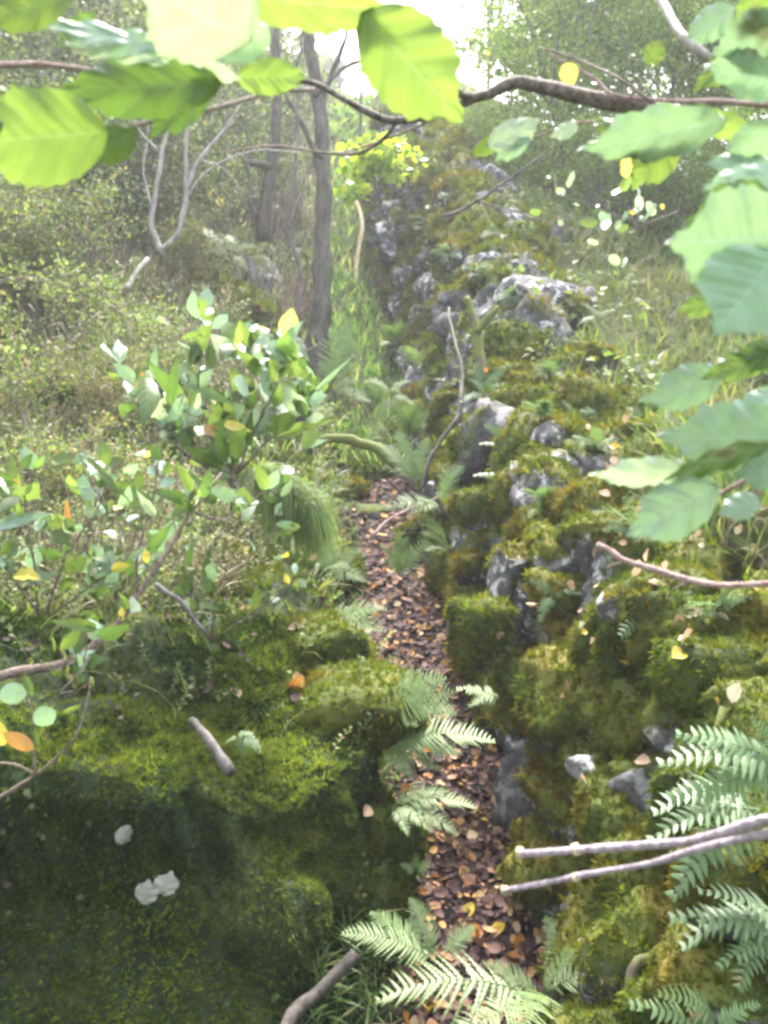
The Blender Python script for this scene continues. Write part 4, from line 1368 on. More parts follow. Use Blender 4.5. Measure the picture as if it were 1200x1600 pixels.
# ------------------------------------------------------------------ ferns
def frond_mesh(name, pairs=20, kind='lace', arch=0.35, seed=0, wid=0.24, droop=0.3):
    """frond along +x, length 1"""
    rs = np.random.RandomState(seed)
    V, F, UV = [], [], []

    def axis(t):
        return np.array([t * (1 - 0.08 * arch), 0.04 * math.sin(3 * t + seed), arch * (t * 0.9 - t * t * 1.15)])
    # rachis
    R_ = [axis(t) for t in np.linspace(0, 1, 12)]
    rv, rf = tube(R_, np.linspace(0.009, 0.002, 12), 4, 1)
    V += list(rv); F += rf.tolist(); UV += [[0.5, 0.5]] * len(rv)
    lobes = 7 if kind == 'lace' else 4
    for i in range(pairs):
        t = 0.14 + 0.85 * (i + 0.5) / pairs
        if kind == 'lace':
            L = wid * math.sin(math.pi * (0.10 + 0.90 * ((t - 0.12) / 0.90)) ** 0.80) ** 0.9 * (0.9 + 0.2 * rs.rand())
        else:
            L = wid * (1 - ((t - 0.12) / 0.95)) ** 0.55 * (0.85 + 0.3 * rs.rand())
        L = max(L, 0.012)
        c = axis(t)
        for sd in (-1, 1):
            fw = 0.30 + 0.35 * t + 0.08 * rs.randn()
            if rs.rand() < 0.04:
                continue
            L = L * (0.85 + 0.25 * rs.rand())
            d = nrm(np.array([fw, sd, 0.10 - droop * 0.3 + 0.09 * rs.randn()]) )
            nrmv = nrm(np.cross(d, np.array([sd * -1.0, 0, 0]) ) + np.array([0, 0, 1.0]))
            sid = nrm(np.cross(nrmv, d))
            hw = (0.85 / pairs) * (0.50 if kind == 'lace' else 0.50)
            base = len(V)
            nst = lobes * 2
            cen = []
            for j in range(nst + 1):
                s = j / nst
                sag = -droop * 0.35 * L * s * s
                p = c + d * L * s + np.array([0.10 * L * s * s, 0, sag])
                prof = (1 - s) ** 0.6 if kind == 'lace' else (1 - s ** 1.6) * (0.85 + 0.15 * s)
                zig = (1.0 if j % 2 else (0.42 if kind == 'lace' else 0.8))
                hh = hw * prof * zig + 0.001
                z0 = nrmv * hh * (0.25 if kind == 'lace' else 0.35)
                V += [p - sid * hh + z0 * 0, p + nrmv * 0.003, p + sid * hh]
                V[-3] = V[-3] - nrmv * hh * 0.2
                V[-1] = V[-1] - nrmv * hh * 0.2
                UV += [[s, 0.0], [s, 0.5], [s, 1.0]]
            for j in range(nst):
                b = base + 3 * j
                for q in (0, 1):
                    F += [[b + q, b + q + 1, b + q + 4], [b + q, b + q + 4, b + q + 3]]
    return make_mesh(name, np.array(V), np.array(F), None, uv=np.array(UV))


FR = {('lace', k): frond_mesh('frond', 22, 'lace', 0.35 + 0.1 * k, k, 0.22 + 0.02 * k) for k in range(4)}
FR.update({('poly', k): frond_mesh('frond', 12, 'poly', 0.45 + 0.1 * k, k, 0.20 + .02 * k, 0.5) for k in range(4)})
_fm = {}


def frond_of(kind, k, mk):
    if (kind, k, mk) not in _fm:
        _fm[(kind, k, mk)] = with_mat(FR[(kind, k)], M[mk])
    return _fm[(kind, k, mk)]


def fern(base, tips, lab, kind='lace', mk='fern', depth=None, wide=1.0, up=0.04, cat='fern'):
    """base pixel sits on whatever the ray meets; tips = (px, py, depth offset[, wideness])"""
    P, n = hitall(*base)
    if P is None:
        print('fern misses', base); return
    if depth:
        P = W(base[0], base[1], depth)
    e = empty('fern', tuple(P))
    tag(e, lab, cat)
    for i, t in enumerate(tips):
        B = W(t[0], t[1], P[1] + t[2])
        X = B - P
        L = np.linalg.norm(X)
        N = np.array([0, 0, 1.0]) * 0.8 + 0.35 * nrm(EYE - P) + 0.3 * n + 0.12 * RS.randn(3)
        wd = L * wide * (t[3] if len(t) > 3 else 1.0)
        obj('frond', frond_of(kind, RS.randint(4), mk), e, basis(X, N, L * 1.03, wd, np.array([0, 0, 0.0])))
    return e


fern((850, 1560), [(585, 1545, -.02), (700, 1610, -.15), (900, 1480, .05), (985, 1500, .02), (820, 1620, -.25), (760, 1500, .04)], 'broad pale fern with a long frond spread across the bottom of the path', depth=1.86)
fern((690, 1500), [(535, 1450, .02), (640, 1400, .10), (580, 1420, .08), (740, 1440, .06)], 'dark green fern at the foot of the near bank beside the litter', depth=1.98)
fern((900, 1540), [(850, 1430, .1), (930, 1410, .1), (960, 1440, .05), (1000, 1570, -.05)], 'pale lacy fern tuft at the wall foot nearest the camera', depth=1.95)
fern((590, 1110), [(700, 1070, -.1), (690, 1045, .0), (650, 1130, -.12), (620, 1060, .05), (710, 1110, -.1)], 'bright fern hanging from the bank lip over the middle of the path', depth=2.55, wide=1.3)
fern((600, 1180), [(772, 1140, .02), (720, 1165, -.03), (650, 1210, -.08), (640, 1165, .0), (690, 1195, -.05)], 'fern with a narrow dark-toothed frond reaching across the litter', depth=2.45, wide=1.1)
fern((610, 1265), [(745, 1248, .0), (700, 1225, .05), (680, 1290, -.08), (640, 1300, -.1), (720, 1290, -.06)], 'drooping fern low on the bank beside the litter', depth=2.3)
fern((500, 985), [(600, 970, -.1), (560, 945, .0), (590, 1000, -.1), (545, 1010, -.1), (600, 945, -.05)], 'soft pale fern on the bank above the round mossy overhang', depth=3.1, wide=1.2)
fern((505, 895), [(560, 850, .0), (545, 880, -.1), (520, 840, .1), (570, 900, -.1)], 'small fern under the hanging grass tussock', depth=3.7, wide=1.2)
fern((655, 760), [(595, 690, .1), (625, 670, .1), (650, 700, .1), (665, 680, .1), (610, 730, 0)], 'fern with bright ladder-like fronds at the wall foot on the path bend', depth=4.7, wide=1.0)
fern((690, 790), [(600, 790, -.1), (720, 715, .1), (700, 740, .0), (735, 760, 0), (640, 800, -.1), (735, 800, -.1)], 'spreading pale fern leaning from the wall foot over brown roots', depth=4.3, wide=1.0)
fern((520, 610), [(540, 540, .1), (560, 590, .0), (500, 560, .1), (580, 625, -.1), (535, 500, .1)], 'fern growing at the base of the dark tree trunk', depth=7.2, wide=1.2)
fern((610, 620), [(570, 590, 0), (640, 590, .1), (650, 630, 0), (590, 650, -.1)], 'small fern on the shaded leafy slope above the path bend', depth=6.6, wide=1.2)
fern((760, 615), [(790, 572, 0), (735, 590, 0), (720, 625, -.05), (775, 640, -.05), (800, 600, 0), (745, 565, .05)], 'polypody fern sprouting from the wall beneath the mossy branch', 'poly', 'fern_b', 5.0, 1.5)
fern((790, 700), [(750, 690, 0), (830, 680, 0), (770, 740, -.05), (820, 720, 0), (760, 660, 0), (850, 700, 0)], 'polypody fern on the wall face right of the upright slab', 'poly', 'fern_b', 4.2, 1.4)
fern((780, 745), [(740, 740, 0), (770, 775, -.05), (815, 730, 0), (800, 775, 0), (830, 760, 0)], 'small polypody fern below the first on the wall face', 'poly', 'fern_b', 3.95, 1.4)
fern((910, 850), [(870, 820, 0), (950, 810, 0), (890, 880, -.05), (945, 860, 0), (965, 885, 0), (905, 815, .05), (868, 862, 0)], 'polypody fern above the ochre moss cushion', 'poly', 'fern_b', 3.1, 1.5)
fern((860, 930), [(910, 925, 0), (845, 970, -.05), (885, 960, 0), (830, 905, 0)], 'two-frond polypody fern on the ochre moss cushion', 'poly', 'fern_b', 2.85, 1.5)
fern((1040, 950), [(970, 990, -.05), (1000, 930, 0), (1080, 920, 0), (985, 965, 0), (1060, 1000, -.05), (1110, 960, 0), (1030, 905, 0)], 'polypody fern on the wall top below the bare broken twig', 'poly', 'fern_b', 2.35, 1.3)
fern((920, 1000), [(905, 1040, -.03), (940, 1035, -.03), (925, 1048, -.03)], 'three-leaved sprig hanging in the dark gap between mossy stones', 'poly', 'fern_b', 2.62, 1.8)
fern((900, 650), [(850, 665, 0), (935, 640, 0), (880, 625, 0), (930, 665, 0)], 'small polypody fern on the flat mossy top of the wall', 'poly', 'fern_b', 4.3, 1.4)
fern((890, 690), [(840, 680, 0), (935, 680, 0), (900, 665, 0)], 'trailing fern over the pale streaked stone on the wall', 'poly', 'fern_b', 4.1, 1.4)
fern((935, 500), [(910, 470, 0), (960, 480, 0), (920, 530, 0), (900, 505, 0), (955, 520, 0)], 'tuft of fern beside the large whitish stone', 'poly', 'fern', 5.9, 1.4)
fern((1215, 1190), [(1060, 1140, .02), (1030, 1180, 0), (1045, 1240, -.02), (1110, 1160, 0), (1100, 1250, -.02), (1180, 1120, .0)], 'large blue-green fern leaning in at the edge above the pale cut stems', 'poly', 'fern_b', 1.25, 1.25)
fern((1180, 1260), [(1010, 1300, -.02), (1040, 1400, -.05), (1100, 1330, -.04), (1020, 1250, 0), (1070, 1275, 0)], 'fern with drooping fronds behind the pale cut stems', 'poly', 'fern_b', 1.3, 1.25)
fern((1230, 1450), [(1060, 1460, 0), (1050, 1420, 0), (1120, 1500, -.04), (1100, 1380, 0), (1150, 1540, -.05)], 'dim fern at the right edge below the pale cut stems', 'poly', 'fern_b', 1.2, 1.25)
fern((1120, 1610), [(990, 1560, 0), (1040, 1545, 0), (1080, 1590, 0), (1180, 1560, 0)], 'low fern at the very bottom beside the mossy wall', 'poly', 'fern_b', 1.35, 1.25)
fern((780, 1090), [(715, 1070, 0), (765, 1085, 0), (730, 1100, 0)], 'small yellow-green sprout at the wall foot on the leaf litter', 'poly', 'fern', 2.75, 1.8)
fern((650, 1360), [(625, 1350, 0), (672, 1345, 0), (650, 1335, 0), (665, 1370, 0)], 'small lobed seedling low on the bank above the dark green fern', 'poly', 'fern', 2.2, 2.0)
fern((630, 900), [(600, 850, 0), (660, 840, 0), (625, 830, 0.05), (610, 890, -.05)], 'broad seedling leaves growing from the litter at the path bend', 'poly', 'fern', 4.3, 1.9)
fern((370, 1150), [(410, 1170, -.02), (395, 1145, 0), (350, 1160, -.02), (385, 1178, -.02)], 'small pale sprig on the bank beside the cut stick', 'poly', 'fern_b', 2.1, 2.0)
fern((230, 500), [(270, 505, 0), (200, 490, 0), (250, 490, 0), (215, 515, -.1)], 'pale fern on the bank below the leaning pale stems', 'lace', 'fern', 6.2, 1.2)
fern((360, 400), [(400, 380, 0), (320, 390, 0), (350, 360, .2), (390, 420, -.1), (310, 350, .1)], 'pale fern among the grass above the dark hollow', 'lace', 'fern', 9.0, 1.2)

def P_SC(py_):
    return np.interp(py_, [300, 1000], [6.0, 2.0])


for k, (px_, py_, sz) in enumerate([(1120, 960, 46), (980, 830, 40), (850, 800, 36), (930, 700, 30), (845, 655, 28), (860, 590, 26), (760, 520, 24), (800, 470, 22), (745, 430, 22), (700, 400, 20), (780, 370, 20), (660, 350, 18), (705, 310, 16)]):
    fern((px_, py_), [(px_ + sz * math.cos(a_) * (0.8 + 0.4 * RS.rand()), py_ - 0.5 * sz + sz * 0.75 * math.sin(a_), -0.02 * P_SC(py_) * (1 + RS.rand())) for a_ in RS.rand(6) * 6.28],
         'small fern on the wall top, %s counting up the hill from the camera' % ['first', 'second', 'third', 'fourth', 'fifth', 'sixth', 'seventh', 'eighth', 'ninth', 'tenth', 'eleventh', 'twelfth', 'thirteenth'][k], 'poly', 'fern_b', None, 1.5)
for k, (px_, py_, sz) in enumerate([(700, 860, 44), (560, 700, 40), (640, 680, 40), (600, 640, 38), (650, 580, 34), (560, 560, 34), (620, 540, 30), (590, 480, 28)]):
    fern((px_, py_), [(px_ + sz * math.cos(a_) * (0.8 + 0.4 * RS.rand()), py_ - 0.6 * sz + sz * 0.75 * math.sin(a_), -0.02 * P_SC(py_) * (1 + RS.rand())) for a_ in RS.rand(7) * 6.28],
         'soft fern in the hollow where the path ends, %s from the camera' % ['first', 'second', 'third', 'fourth', 'fifth', 'sixth', 'seventh', 'eighth'][k], 'lace', 'fern', None, 1.3)

# grass tussock that hangs from the second bump of the bank
P0, n0 = hitall(455, 745)
P0 = W(450, 750, 3.3)
tv, tf = blade_template(6, 0.010, 0.0)
N = 7000
root = np.stack([W(400 + 80 * a_, 728 + 55 * a_ + 24 * b_, 3.25 + 0.25 * c_) for a_, b_, c_ in RS.rand(N, 3)])
t = np.linspace(0, 1, 7)
Vs, Fs = [], []
az = RS.randn(N) * 0.75 + 0.45
L = 0.27 * (0.25 + 0.95 * RS.rand(N))
mag = 0.25 + 0.6 * RS.rand(N)
out = np.stack([np.cos(az) * mag, -np.sin(az) * mag, 0 * az], -1)
lift = (0.15 + 0.6 * RS.rand(N))[:, None, None]
curve = root[:, None] + L[:, None, None] * (out[:, None] * (t * (1.15 - 0.45 * t))[None, :, None] + np.array([0, 0, 1.0]) * 1.0 * (t[None, :, None] * lift - 1.05 * (t * t)[None, :, None]))
side = nrm(np.cross(out, [0, 0, 1.0]) + 0.3 * RS.randn(N, 3)) * 0.0016
wv = (1 - t) ** 0.6
A = curve - side[:, None] * wv[None, :, None]
B = curve + side[:, None] * wv[None, :, None]
V = np.stack([A, B], 2).reshape(-1, 3)
i = (np.arange(N) * 14)[:, None] + np.arange(6)[None] * 2
Fq = np.stack([i, i + 1, i + 3, i + 2], -1).reshape(-1, 4)
o = obj('grass_tussock', make_mesh('grass_tussock', V, Fq, M['tussock'], attrs={'rnd': np.repeat(RS.rand(N), 14)}))
tag(o, 'soft green grass tussock combed over the edge of the bank above the path', 'grass tussock')


# ------------------------------------------------------------------ wood lying about, roots, trunks
def wood(name, pts, r0, r1, mat, lab, cat, wob=0.01, n=10, branches=()):
    loc = W(*pts[0])
    e = empty(name, tuple(loc))
    tag(e, lab, cat)
    stem_part(e, loc, pts, r0, r1, mat, 'stem' if cat not in ('tree',) else 'trunk', n, wob)
    for (bp, a, b) in branches:
        stem_part(e, loc, bp, a, b, mat, 'branch', 7, wob * 0.6)
    return e


wood('cut_stick', [(300, 1125, 2.14), (318, 1142, 2.1), (338, 1170, 2.05), (362, 1205, 2.0)], 0.009, 0.013, M['bark'], 'short cut grey stick lying on the moss of the near bank', 'stick', 0.006)
wood('mossy_log', [(480, 692, 5.3), (520, 688, 5.3), (560, 694, 5.3), (590, 706, 5.25), (620, 725, 5.2)], 0.022, 0.034, M['mossy_wood'], 'thin mossy log arching across the path at the rock step', 'log', 0.02)
wood('leaning_stick', [(556, 440, 7.9), (560, 390, 7.9), (566, 345, 7.9), (558, 312, 7.9)], 0.014, 0.018, M['bare_wood'], 'snapped stick with bare pale wood standing against the shaded wall face', 'stick', 0.01)
wood('mossy_branch', [(755, 590, 5.1), (748, 540, 5.2), (738, 490, 5.3), (728, 465, 5.35)], 0.035, 0.022, M['mossy_wood'], 'forked moss covered branch stub leaning on the wall below the whitish stone', 'branch', 0.01,
     branches=[([(745, 520, 5.2), (765, 495, 5.2), (780, 480, 5.2)], 0.025, 0.015)])
wood('wall_root', [(715, 660, 4.9), (722, 600, 5.1), (712, 540, 5.4), (702, 480, 5.8)], 0.015, 0.006, M['bark_trunk'], 'thin brown root running up the wall face past the polypody fern', 'root', 0.015)
wood('wall_root', [(655, 770, 4.5), (670, 725, 4.6), (690, 690, 4.7), (715, 650, 4.8)], 0.012, 0.008, M['bark_dark'], 'thin dark root leaning at the wall foot beside the ladder-like fern', 'root', 0.01)
wood('fallen_stick', [(580, 840, 4.3), (610, 812, 4.35), (650, 790, 4.4), (700, 770, 4.4)], 0.009, 0.006, M['twig_red'], 'thin brown stick lying over the litter at the path bend', 'stick', 0.01)
wood('fallen_stick', [(-20, 445, 6.0), (30, 438, 6.0), (75, 440, 6.0)], 0.022, 0.022, M['twig'], 'brownish stick lying among heather at the far edge of the bank', 'stick', 0.01)
wood('fallen_stick', [(198, 450, 6.2), (212, 430, 6.3), (230, 405, 6.4)], 0.018, 0.014, M['bark_pale'], 'pale grey stub beneath the leaning pale stems', 'stick', 0.01)
wood('fallen_stick', [(240, 915, 2.6), (285, 945, 2.5), (320, 990, 2.45)], 0.009, 0.006, M['bark'], 'dull grey dead stick among the bank leaves', 'stick', 0.01)
wood('arching_twig', [(690, 340, 5.6), (745, 315, 5.6), (790, 285, 5.5), (850, 240, 5.4)], 0.010, 0.006, M['bark'], 'long thin twig arching over the far wall stones', 'twig', 0.02,
     branches=[([(745, 315, 5.6), (800, 330, 5.6), (860, 345, 5.5)], 0.006, 0.003)])
wood('mossy_stick', [(1130, 1100, 1.9), (1060, 1440, 1.75), (990, 1520, 1.7), (985, 1620, 1.65)], 0.012, 0.012, M['mossy_wood'], 'thin leaning mossy stem between the wall and the pale lacy fern', 'stick', 0.01)
wood('fallen_branch', [(560, 1490, 1.85), (510, 1540, 1.8), (455, 1590, 1.72), (420, 1640, 1.65)], 0.012, 0.02, M['bark_dark'], 'dim mossy branch lying at the foot of the dark bank', 'branch', 0.014)


# ------------------------------------------------------------------ trees
def crown_mesh(name, mat, n_leaf, centers, rads, size, seed, w=0.55):
    rs = np.random.RandomState(seed)
    k = rs.choice(len(centers), n_leaf, p=np.array(rads) ** 2 / (np.array(rads) ** 2).sum())
    d = nrm(rs.randn(n_leaf, 3)) * (rs.rand(n_leaf, 1) ** 0.45)
    P = np.array(centers)[k] + d * np.array(rads)[k][:, None] * np.array([1, 1, 0.75])
    keep = fbm(P * 1.6, 2, seed) > -0.45
    P = P[keep]
    v, f = leaf2(0, 0, 0, -0.2, 1.0, w)
    Z = nrm(rs.randn(len(P), 3) + np.array([0, 0, 1.1]))
    V, F, r = scatter(np.array(v), np.array(f), P, frames(Z), size * (0.6 + 0.8 * rs.rand(len(P))), np.clip(rs.rand(len(P)) * 0.85 + 0.15 * rs.rand(), 0, 1))
    return make_mesh(name, V, F, mat, attrs={'rnd': r}, smooth=False)


def tree_kit(H, trunk_r, crown_r, n_leaf, size, seed, mat, bark, low=0.35, airy=1.0, limbs=9, stems=1):
    rs = np.random.RandomState(seed)
    tr, br, C, Rr = [], [], [], []
    for s in range(stems):
        lean = rs.randn(2) * (0.08 if stems == 1 else 0.25) * H
        pts = [np.array([lean[0] * t * t + 0.04 * H * rs.randn() * t * .5 + (0.05 * rs.randn() if stems > 1 else 0), lean[1] * t * t + 0.04 * H * rs.randn() * t * .5, H * t]) for t in np.linspace(0, 1, 7)]
        tr.append(tube(pts, np.linspace(trunk_r, trunk_r * 0.15, 7), 8, 4, 0.02, seed + s))
        for q in range(limbs):
            t = low + (0.98 - low) * (q + rs.rand()) / limbs
            k = min(int(t * 6), 5)
            p = pts[k] * (1 - (t * 6 - k)) + pts[k + 1] * (t * 6 - k)
            a = rs.rand() * 6.28
            L = crown_r * (1.15 - 0.6 * abs(t - 0.55)) * (0.6 + 0.5 * rs.rand())
            d = np.array([math.cos(a), math.sin(a), 0.35 + 0.5 * rs.rand()])
            e1, e2 = p + d * L * 0.5 + rs.randn(3) * 0.06 * L, p + d * L + np.array([0, 0, -0.1 * L])
            br.append(tube([p, e1, e2], [trunk_r * 0.35 * (1.1 - t), trunk_r * 0.2 * (1.1 - t), 0.008], 5, 3))
            for ee, rr_ in ((e1, 0.45), (e2, 0.6), ((e1 + e2) / 2, 0.5)):
                C.append(ee + rs.randn(3) * 0.15 * L)
                Rr.append(crown_r * rr_ * 0.62 * airy * (0.7 + 0.5 * rs.rand()))
    tv_, tf_ = join(tr)
    bv_, bf_ = join(br)
    return (make_mesh('trunk', tv_, tf_, bark), make_mesh('branches', bv_, bf_, bark), crown_mesh('crown', mat, n_leaf, C, Rr, size, seed, 0.55))


KITS = {
    'birch': [tree_kit(7.0, 0.05, 1.8, 7500, 0.115, 11 + k, M['crown'], M['bark_pale'] if k % 2 else M['bark'], 0.22, 1.0, 11) for k in range(3)],
    'scrub': [tree_kit(3.0, 0.03, 1.1, 5200, 0.085, 31 + k, M['crown_dark'], M['bark'], 0.1, 1.0, 7, 4) for k in range(3)],
    'hazel': [tree_kit(4.5, 0.035, 1.3, 8000, 0.085, 71 + k, M['crown'], M['bark'], 0.12, 1.0, 8, 5) for k in range(2)],
    'heath': [tree_kit(1.0, 0.012, 0.42, 2600, 0.040, 91 + k, M['berry'], M['twig'], 0.15, 1.15, 7, 5) for k in range(3)],
    'bush': [tree_kit(1.6, 0.02, 0.7, 3200, 0.055, 51 + k, M['crown'], M['bark'], 0.1, 1.1, 6, 4) for k in range(2)],
}


def ground_z(x, y):
    h = BV.ray_cast(Vector((x, y, 30)), Vector((0, 0, -1)))
    if h[0] is None:
        g = hill.ray_cast(Vector((x, y, 60)), Vector((0, 0, -1)))
        return g[1][2] if g[0] else 0
    return h[0][2]


bpy.context.view_layer.update()


def put_tree(kind, k, x, y, s, lab, group, cat='tree', name=None, zs=1.0, sink=0.1):
    kit = KITS[kind][k % len(KITS[kind])]
    e = empty(name or kind + '_tree', (x, y, ground_z(x, y) - sink))
    e.rotation_euler = (0, 0, RS.rand() * 6.28)
    e.scale = (s, s, s * zs)
    tag(e, lab, cat, group)
    for nm, me in zip(('trunk', 'branches', 'crown'), kit):
        obj(nm, me, e)
    return e


# far wood, right and centre
ORD = ['first', 'second', 'third', 'fourth', 'fifth', 'sixth', 'seventh', 'eighth', 'ninth', 'tenth', 'eleventh', 'twelfth', 'thirteenth', 'fourteenth']


def grove(kind, spots, cuts, rowlabels, group, cat, name):
    """spots = (px, depth, scale); rows by depth, each counted from the left"""
    rows = {}
    for q in sorted(spots):
        rows.setdefault(sum(q[1] > c for c in cuts), []).append(q)
    k = 0
    for r in sorted(rows):
        for i, (px_, Y_, s_) in enumerate(rows[r]):
            put_tree(kind, k, W(px_, 400, Y_)[0], Y_, s_, rowlabels[r] % ORD[i], group, cat, name)
            k += 1


grove('birch', [(760, 19, 0.8), (820, 14, 0.75), (865, 18, 1.0), (910, 12.5, .8), (950, 16, 1.0), (990, 20, 1.1), (1030, 13, .85), (1070, 17, 1.0), (1110, 11, .8), (1150, 15, 1.0),
                (1200, 12, .9), (1250, 18, 1.1), (1310, 14, 1.0), (820, 24, .9), (880, 26, 1.2), (940, 24, 1.2), (1010, 27, 1.3), (1090, 25, 1.3), (1170, 24, 1.2), (1260, 27, 1.3)],
      [15.5, 21], ['%s slim tree from the left, nearest line of the wood beyond the slope', '%s slim tree from the left, middle line of the wood beyond the slope',
                   '%s slim tree from the left, farthest line of the wood beyond the slope'], 'slim trees beyond the grassy slope', 'tree', 'birch_tree')
grove('hazel', [(870, 11, .6), (980, 10, .45), (1090, 10.5, .5), (1200, 9.8, .6), (1290, 11, .8), (790, 15, .6), (900, 16, .8), (1100, 14, .6)],
      [13], ['%s many-stemmed hazel from the left in the nearer row above the slope', '%s many-stemmed hazel from the left in the farther row above the slope'],
      'hazel clumps above the slope', 'hazel', 'hazel_clump')
grove('scrub', [(-120, 8.5, .8), (-30, 9.5, .8), (60, 9.0, .7), (130, 10.5, .9), (200, 12, .9), (20, 12, 1.1), (110, 13.5, 1.1), (270, 14, .9), (-60, 13, 1.2), (180, 16, 1.3), (330, 16, 1.0),
                (50, 17, 1.4), (260, 19, 1.3), (370, 20, 1.1), (130, 21, 1.6), (430, 19, .8), (-100, 18, 1.5), (0, 22, 1.8), (340, 24, 1.4), (220, 26, 1.8), (440, 25, 1.1), (-180, 11, 1.1),
                (-40, 7.2, .42), (40, 8.0, .5), (120, 7.8, .45), (180, 9.2, .55), (90, 9.6, .6), (230, 10.4, .6), (330, 11.5, .6), (300, 9.8, .42), (-90, 7.6, .6), (370, 13, .7), (20, 6.2, .3), (410, 15, .8)],
      [9.3, 13.2, 18.5], ['%s scrub bush from the left, lowest row on the bank hillside', '%s scrub bush from the left, second row up the bank hillside',
                          '%s scrub bush from the left, third row up the bank hillside', '%s scrub bush from the left, top row on the bank hillside'],
      'scrub bushes on the hillside', 'bush', 'scrub_bush')
grove('heath', [(-20, 4.6, .6), (70, 5.2, .65), (150, 4.9, .5), (230, 5.6, .6), (30, 6.4, .8), (120, 6.9, .8), (-60, 6.0, .8), (60, 8.4, 1.0), (290, 8.8, .8), (160, 3.9, .42), (40, 3.8, .45), (160, 9.2, 1.1), (-20, 9, 1.1), (350, 10.5, 1.0), (250, 10.8, 1.1)],
      [5.7, 7.6], ['%s twiggy heath shrub from the left in the lowest row on the bank', '%s twiggy heath shrub from the left in the middle row on the bank', '%s twiggy heath shrub from the left in the upper row on the bank'],
      'twiggy heath shrubs on the bank', 'shrub', 'heath_shrub')
grove('bush', [(590, 12.5, .35), (680, 15.5, .4), (740, 13, .5), (860, 10.5, .7), (930, 9.5, .6), (990, 11, .8), (1060, 9.6, .7), (1120, 9, .6), (1180, 8.6, .7), (780, 11.5, .6), (830, 16, 1.0), (640, 19, .35)],
      [11.2], ['%s small leafy bush from the left in the nearer line behind the wall', '%s small leafy bush from the left in the farther line behind the wall'],
      'bushes along the crest behind the wall', 'bush', 'leafy_bush')

wood('dark_tree', [(496, 625, 7.6), (497, 560, 7.7), (502, 480, 7.8), (505, 400, 7.9), (505, 300, 8.0), (500, 200, 8.1), (488, 100, 8.2), (478, 20, 8.3), (470, -120, 8.4)], 0.10, 0.035, M['bark_trunk'],
     'straight dark brown tree trunk standing beside the upper path', 'tree', 0.02, 14,
     [([(502, 250, 8.0), (470, 190, 8.0), (440, 130, 8.1), (420, 40, 8.1)], 0.03, 0.012), ([(492, 150, 8.1), (530, 110, 8.2), (570, 95, 8.2), (600, 90, 8.3)], 0.025, 0.01),
      ([(500, 190, 8.1), (515, 120, 8.2), (540, 60, 8.2), (545, -20, 8.3)], 0.03, 0.012)])
wood('slim_tree', [(412, 375, 10.4), (418, 300, 10.5), (428, 220, 10.6), (432, 130, 10.7), (425, 20, 10.8), (420, -80, 10.9)], 0.085, 0.035, M['bark_trunk'],
     'second dark trunk behind and left of the straight dark trunk', 'tree', 0.03, 10, [([(425, 260, 10.5), (395, 255, 10.4), (370, 240, 10.4)], 0.05, 0.02)])
wood('slim_tree', [(466, 520, 7.4), (468, 430, 7.5), (455, 360, 7.6), (458, 280, 7.7), (465, 180, 7.8), (470, 80, 7.9), (480, 0, 8)], 0.018, 0.012, M['bark'],
     'thin crooked stem just left of the straight dark trunk', 'tree', 0.03, 6)
wood('leaning_sapling', [(252, 395, 7.0), (238, 350, 7.0), (245, 300, 7.0), (252, 240, 7.0), (258, 215, 7.0), (270, 150, 7.0)], 0.024, 0.010, M['bark_pale'],
     'pale bare sapling with several stems leaning from the dark hollow', 'tree', 0.012, 8,
     [([(252, 390, 7.0), (280, 360, 7.0), (290, 310, 7.0), (290, 250, 7.0), (296, 190, 7.0), (318, 120, 7.0), (330, 50, 7.0)], 0.022, 0.008), ([(290, 300, 7.0), (310, 250, 7.0), (345, 210, 7.0), (375, 165, 7.0)], 0.018, 0.008),
      ([(292, 280, 7.0), (320, 240, 7.0), (365, 190, 7.0)], 0.010, 0.005), ([(240, 340, 7.0), (225, 270, 7.0), (232, 200, 7.0), (222, 130, 7.0)], 0.009, 0.004),
      ([(290, 310, 7.0), (330, 262, 7.0), (400, 235, 7.0), (470, 238, 7.0)], 0.009, 0.004), ([(250, 240, 7.0), (215, 200, 7.0), (190, 150, 7.0)], 0.007, 0.003), ([(310, 250, 7.0), (350, 262, 7.0), (380, 300, 7.0)], 0.006, 0.003)])
for k, pts in enumerate([[(560, 230, 11), (566, 120, 11.2), (560, 20, 11.4)], [(395, 330, 10), (385, 220, 10.1), (388, 110, 10.2)], [(340, 320, 10), (352, 200, 10), (345, 90, 10)]]):
    wood('slim_tree', pts, 0.022, 0.014, M['bark'], ['thin stem near the bright gap in the trees', 'thin stem behind the pale leaning sapling', 'thin stem just left of the second dark trunk'][k], 'tree', 0.04, 6)

# yellow-green bush on the upper wall
yb = W(590, 290, 8.6)
e = empty('yellow_green_bush', tuple(yb))
tag(e, 'bright yellow-green leafy bush at the top of the shaded wall', 'bush')
rs = np.random.RandomState(3)
C = [W(575, 245, 8.6) - yb, W(605, 262, 8.6) - yb, W(560, 275, 8.6) - yb, W(600, 230, 8.7) - yb, W(640, 245, 8.8) - yb, W(555, 300, 8.4) - yb]
obj('foliage', crown_mesh('foliage', M['yellowbush'], 420, C, [0.22, 0.2, 0.17, 0.17, 0.17, 0.15], 0.085, 3, 0.8), e)
v, f = join([tube([np.array([0, 0, -0.1]), c * 0.6, c], [0.012, 0.008, 0.004], 5, 3) for c in C])
obj('stems', make_mesh('stems', v, f, M['bark']), e)

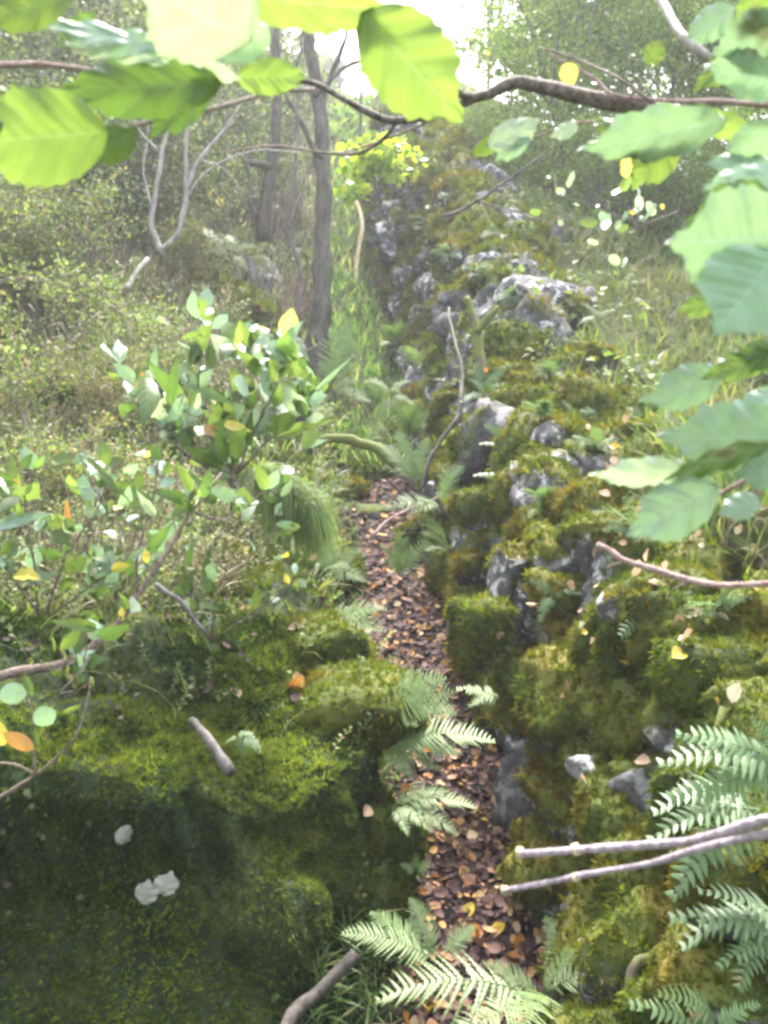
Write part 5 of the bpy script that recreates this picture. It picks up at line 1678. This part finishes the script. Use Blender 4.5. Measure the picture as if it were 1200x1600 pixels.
# moss strands and little plants hanging down the bank face, the moss tinted dark to add shade
P, n, ds = sample_ground(9000, 1.5, 6.9, 1.72, 2.25, 0.5, lambda C: np.clip(fbm(C * np.array([5.0, 5, 2.5]), 3, 205) + 0.1, 0.0, 2))
tv, tf = blade_template(3, 0.035, 0.8)
H = 0.02 + 0.035 * RS.rand(len(P)) ** 2
V, F, r = scatter(tv, tf, P, frames(n * 0.5 + np.array([0.25, -0.1, -0.8]), jitter=0.25), np.stack([H, H * 0.9, H], -1), RS.rand(len(P)) * 0.6)  # only the dark end of the tint, painting extra shade on the face
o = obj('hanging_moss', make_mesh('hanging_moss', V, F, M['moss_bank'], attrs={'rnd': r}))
tag(o, 'ragged strands of hanging moss tinted dark to deepen shade on the near bank', 'moss', kind='stuff')
P, n, ds = sample_ground(420, 1.5, 6.9, 1.72, 2.6, 0.5, lambda C: np.clip(0.3 + fbm(C * 4.0, 2, 215), 0.0, 2))
V, F, r = scatter(np.array(leaf2(0, 0, 0, 0.1, 1.0, 0.8)[0]), np.array([[0, 1, 2], [0, 2, 3]]), P + n * 0.012, frames(n + np.array([0, 0, 0.3]), jitter=0.5), 0.012 + 0.014 * RS.rand(len(P)))
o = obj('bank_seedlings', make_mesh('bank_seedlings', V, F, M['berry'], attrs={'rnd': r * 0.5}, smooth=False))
tag(o, 'tiny leaves of seedlings scattered over the dark near bank', 'seedlings', kind='stuff')

# ivy and small plants over the far part of the wall
V_, F_, R_ = [], [], []
P, n, ds = sample_ground(5200, 9.6, 12.6, 4.6, 15, 1.3, lambda C: np.clip(0.4 + fbm(C * 1.4, 2, 105), 0.0, 2))
lv, lf_ = leaf2(0, 0, 0, 0.1, 1.0, 0.75)
V, F, r = scatter(np.array(lv), np.array(lf_), P + n * (0.05 + 0.16 * RS.rand(len(P), 1)), frames(n * 0.5 + np.array([0, -0.2, 0.8]), jitter=0.5), 0.055 * (0.6 + 0.8 * RS.rand(len(P))) * np.interp(ds, [4, 14], [0.8, 1.6]))
o = obj('creeper_leaves', make_mesh('creeper_leaves', V, F, M['berry'], attrs={'rnd': r * 0.82}, smooth=False))
tag(o, 'small pale creeper leaves scattered over the far stones of the wall', 'creeper', kind='stuff')

# unseen trees added behind and beside the photographer to shade the gully
for (x_, y_, s_, lab) in [(-2.6, -2.4, .9, 'unseen leafy tree added for shade behind the photographer on the bank side'), (0.6, -3.4, 1.0, 'unseen leafy tree added for shade behind the photographer in the gully'),
                          (3.2, -1.8, .9, 'unseen leafy tree added for shade behind the photographer above the wall'), (-5.0, 0.6, .9, 'unseen leafy tree added for shade on the bank beside the photographer')]:
    put_tree('birch', int(x_ * 3) % 3, x_, y_, s_, lab, 'added shade trees around the photographer')

for (x_, y_, s_, lab) in [(-1.9, 0.3, .75, 'unseen dense scrub bush added for shade beside the photographer on the bank'), (-1.0, -1.5, .8, 'unseen dense scrub bush added for shade just behind the photographer'), (-3.0, -0.9, .9, 'unseen dense scrub bush added for shade behind the photographer higher on the bank')]:  # unseen bushes added to block light and darken the near bank face
    put_tree('scrub', int(abs(x_)) % 3, x_, y_, s_, lab, 'added shade bushes around the photographer', 'bush', 'scrub_bush')

# air between the trees: pale even haze
import bmesh
bm = bmesh.new()
bmesh.ops.create_cube(bm, size=1.0)
hm = bpy.data.meshes.new('haze')
bm.to_mesh(hm)
bm.free()
hz = bpy.data.objects.new('haze', hm)
COL.objects.link(hz)
hz.scale = (300, 340, 45)
hz.location = (0, 105, 45 / 2 - 8)
hz['kind'] = 'stuff'
m, nt, out_ = new_mat('haze')
pv = nt.nodes.new('ShaderNodeVolumePrincipled')
pv.inputs['Color'].default_value = (0.93, 0.96, 1.0, 1)
pv.inputs['Density'].default_value = 0.0035
pv.inputs['Anisotropy'].default_value = 0.3
nt.links.new(pv.outputs[0], out_.inputs['Volume'])
hm.materials.append(m)
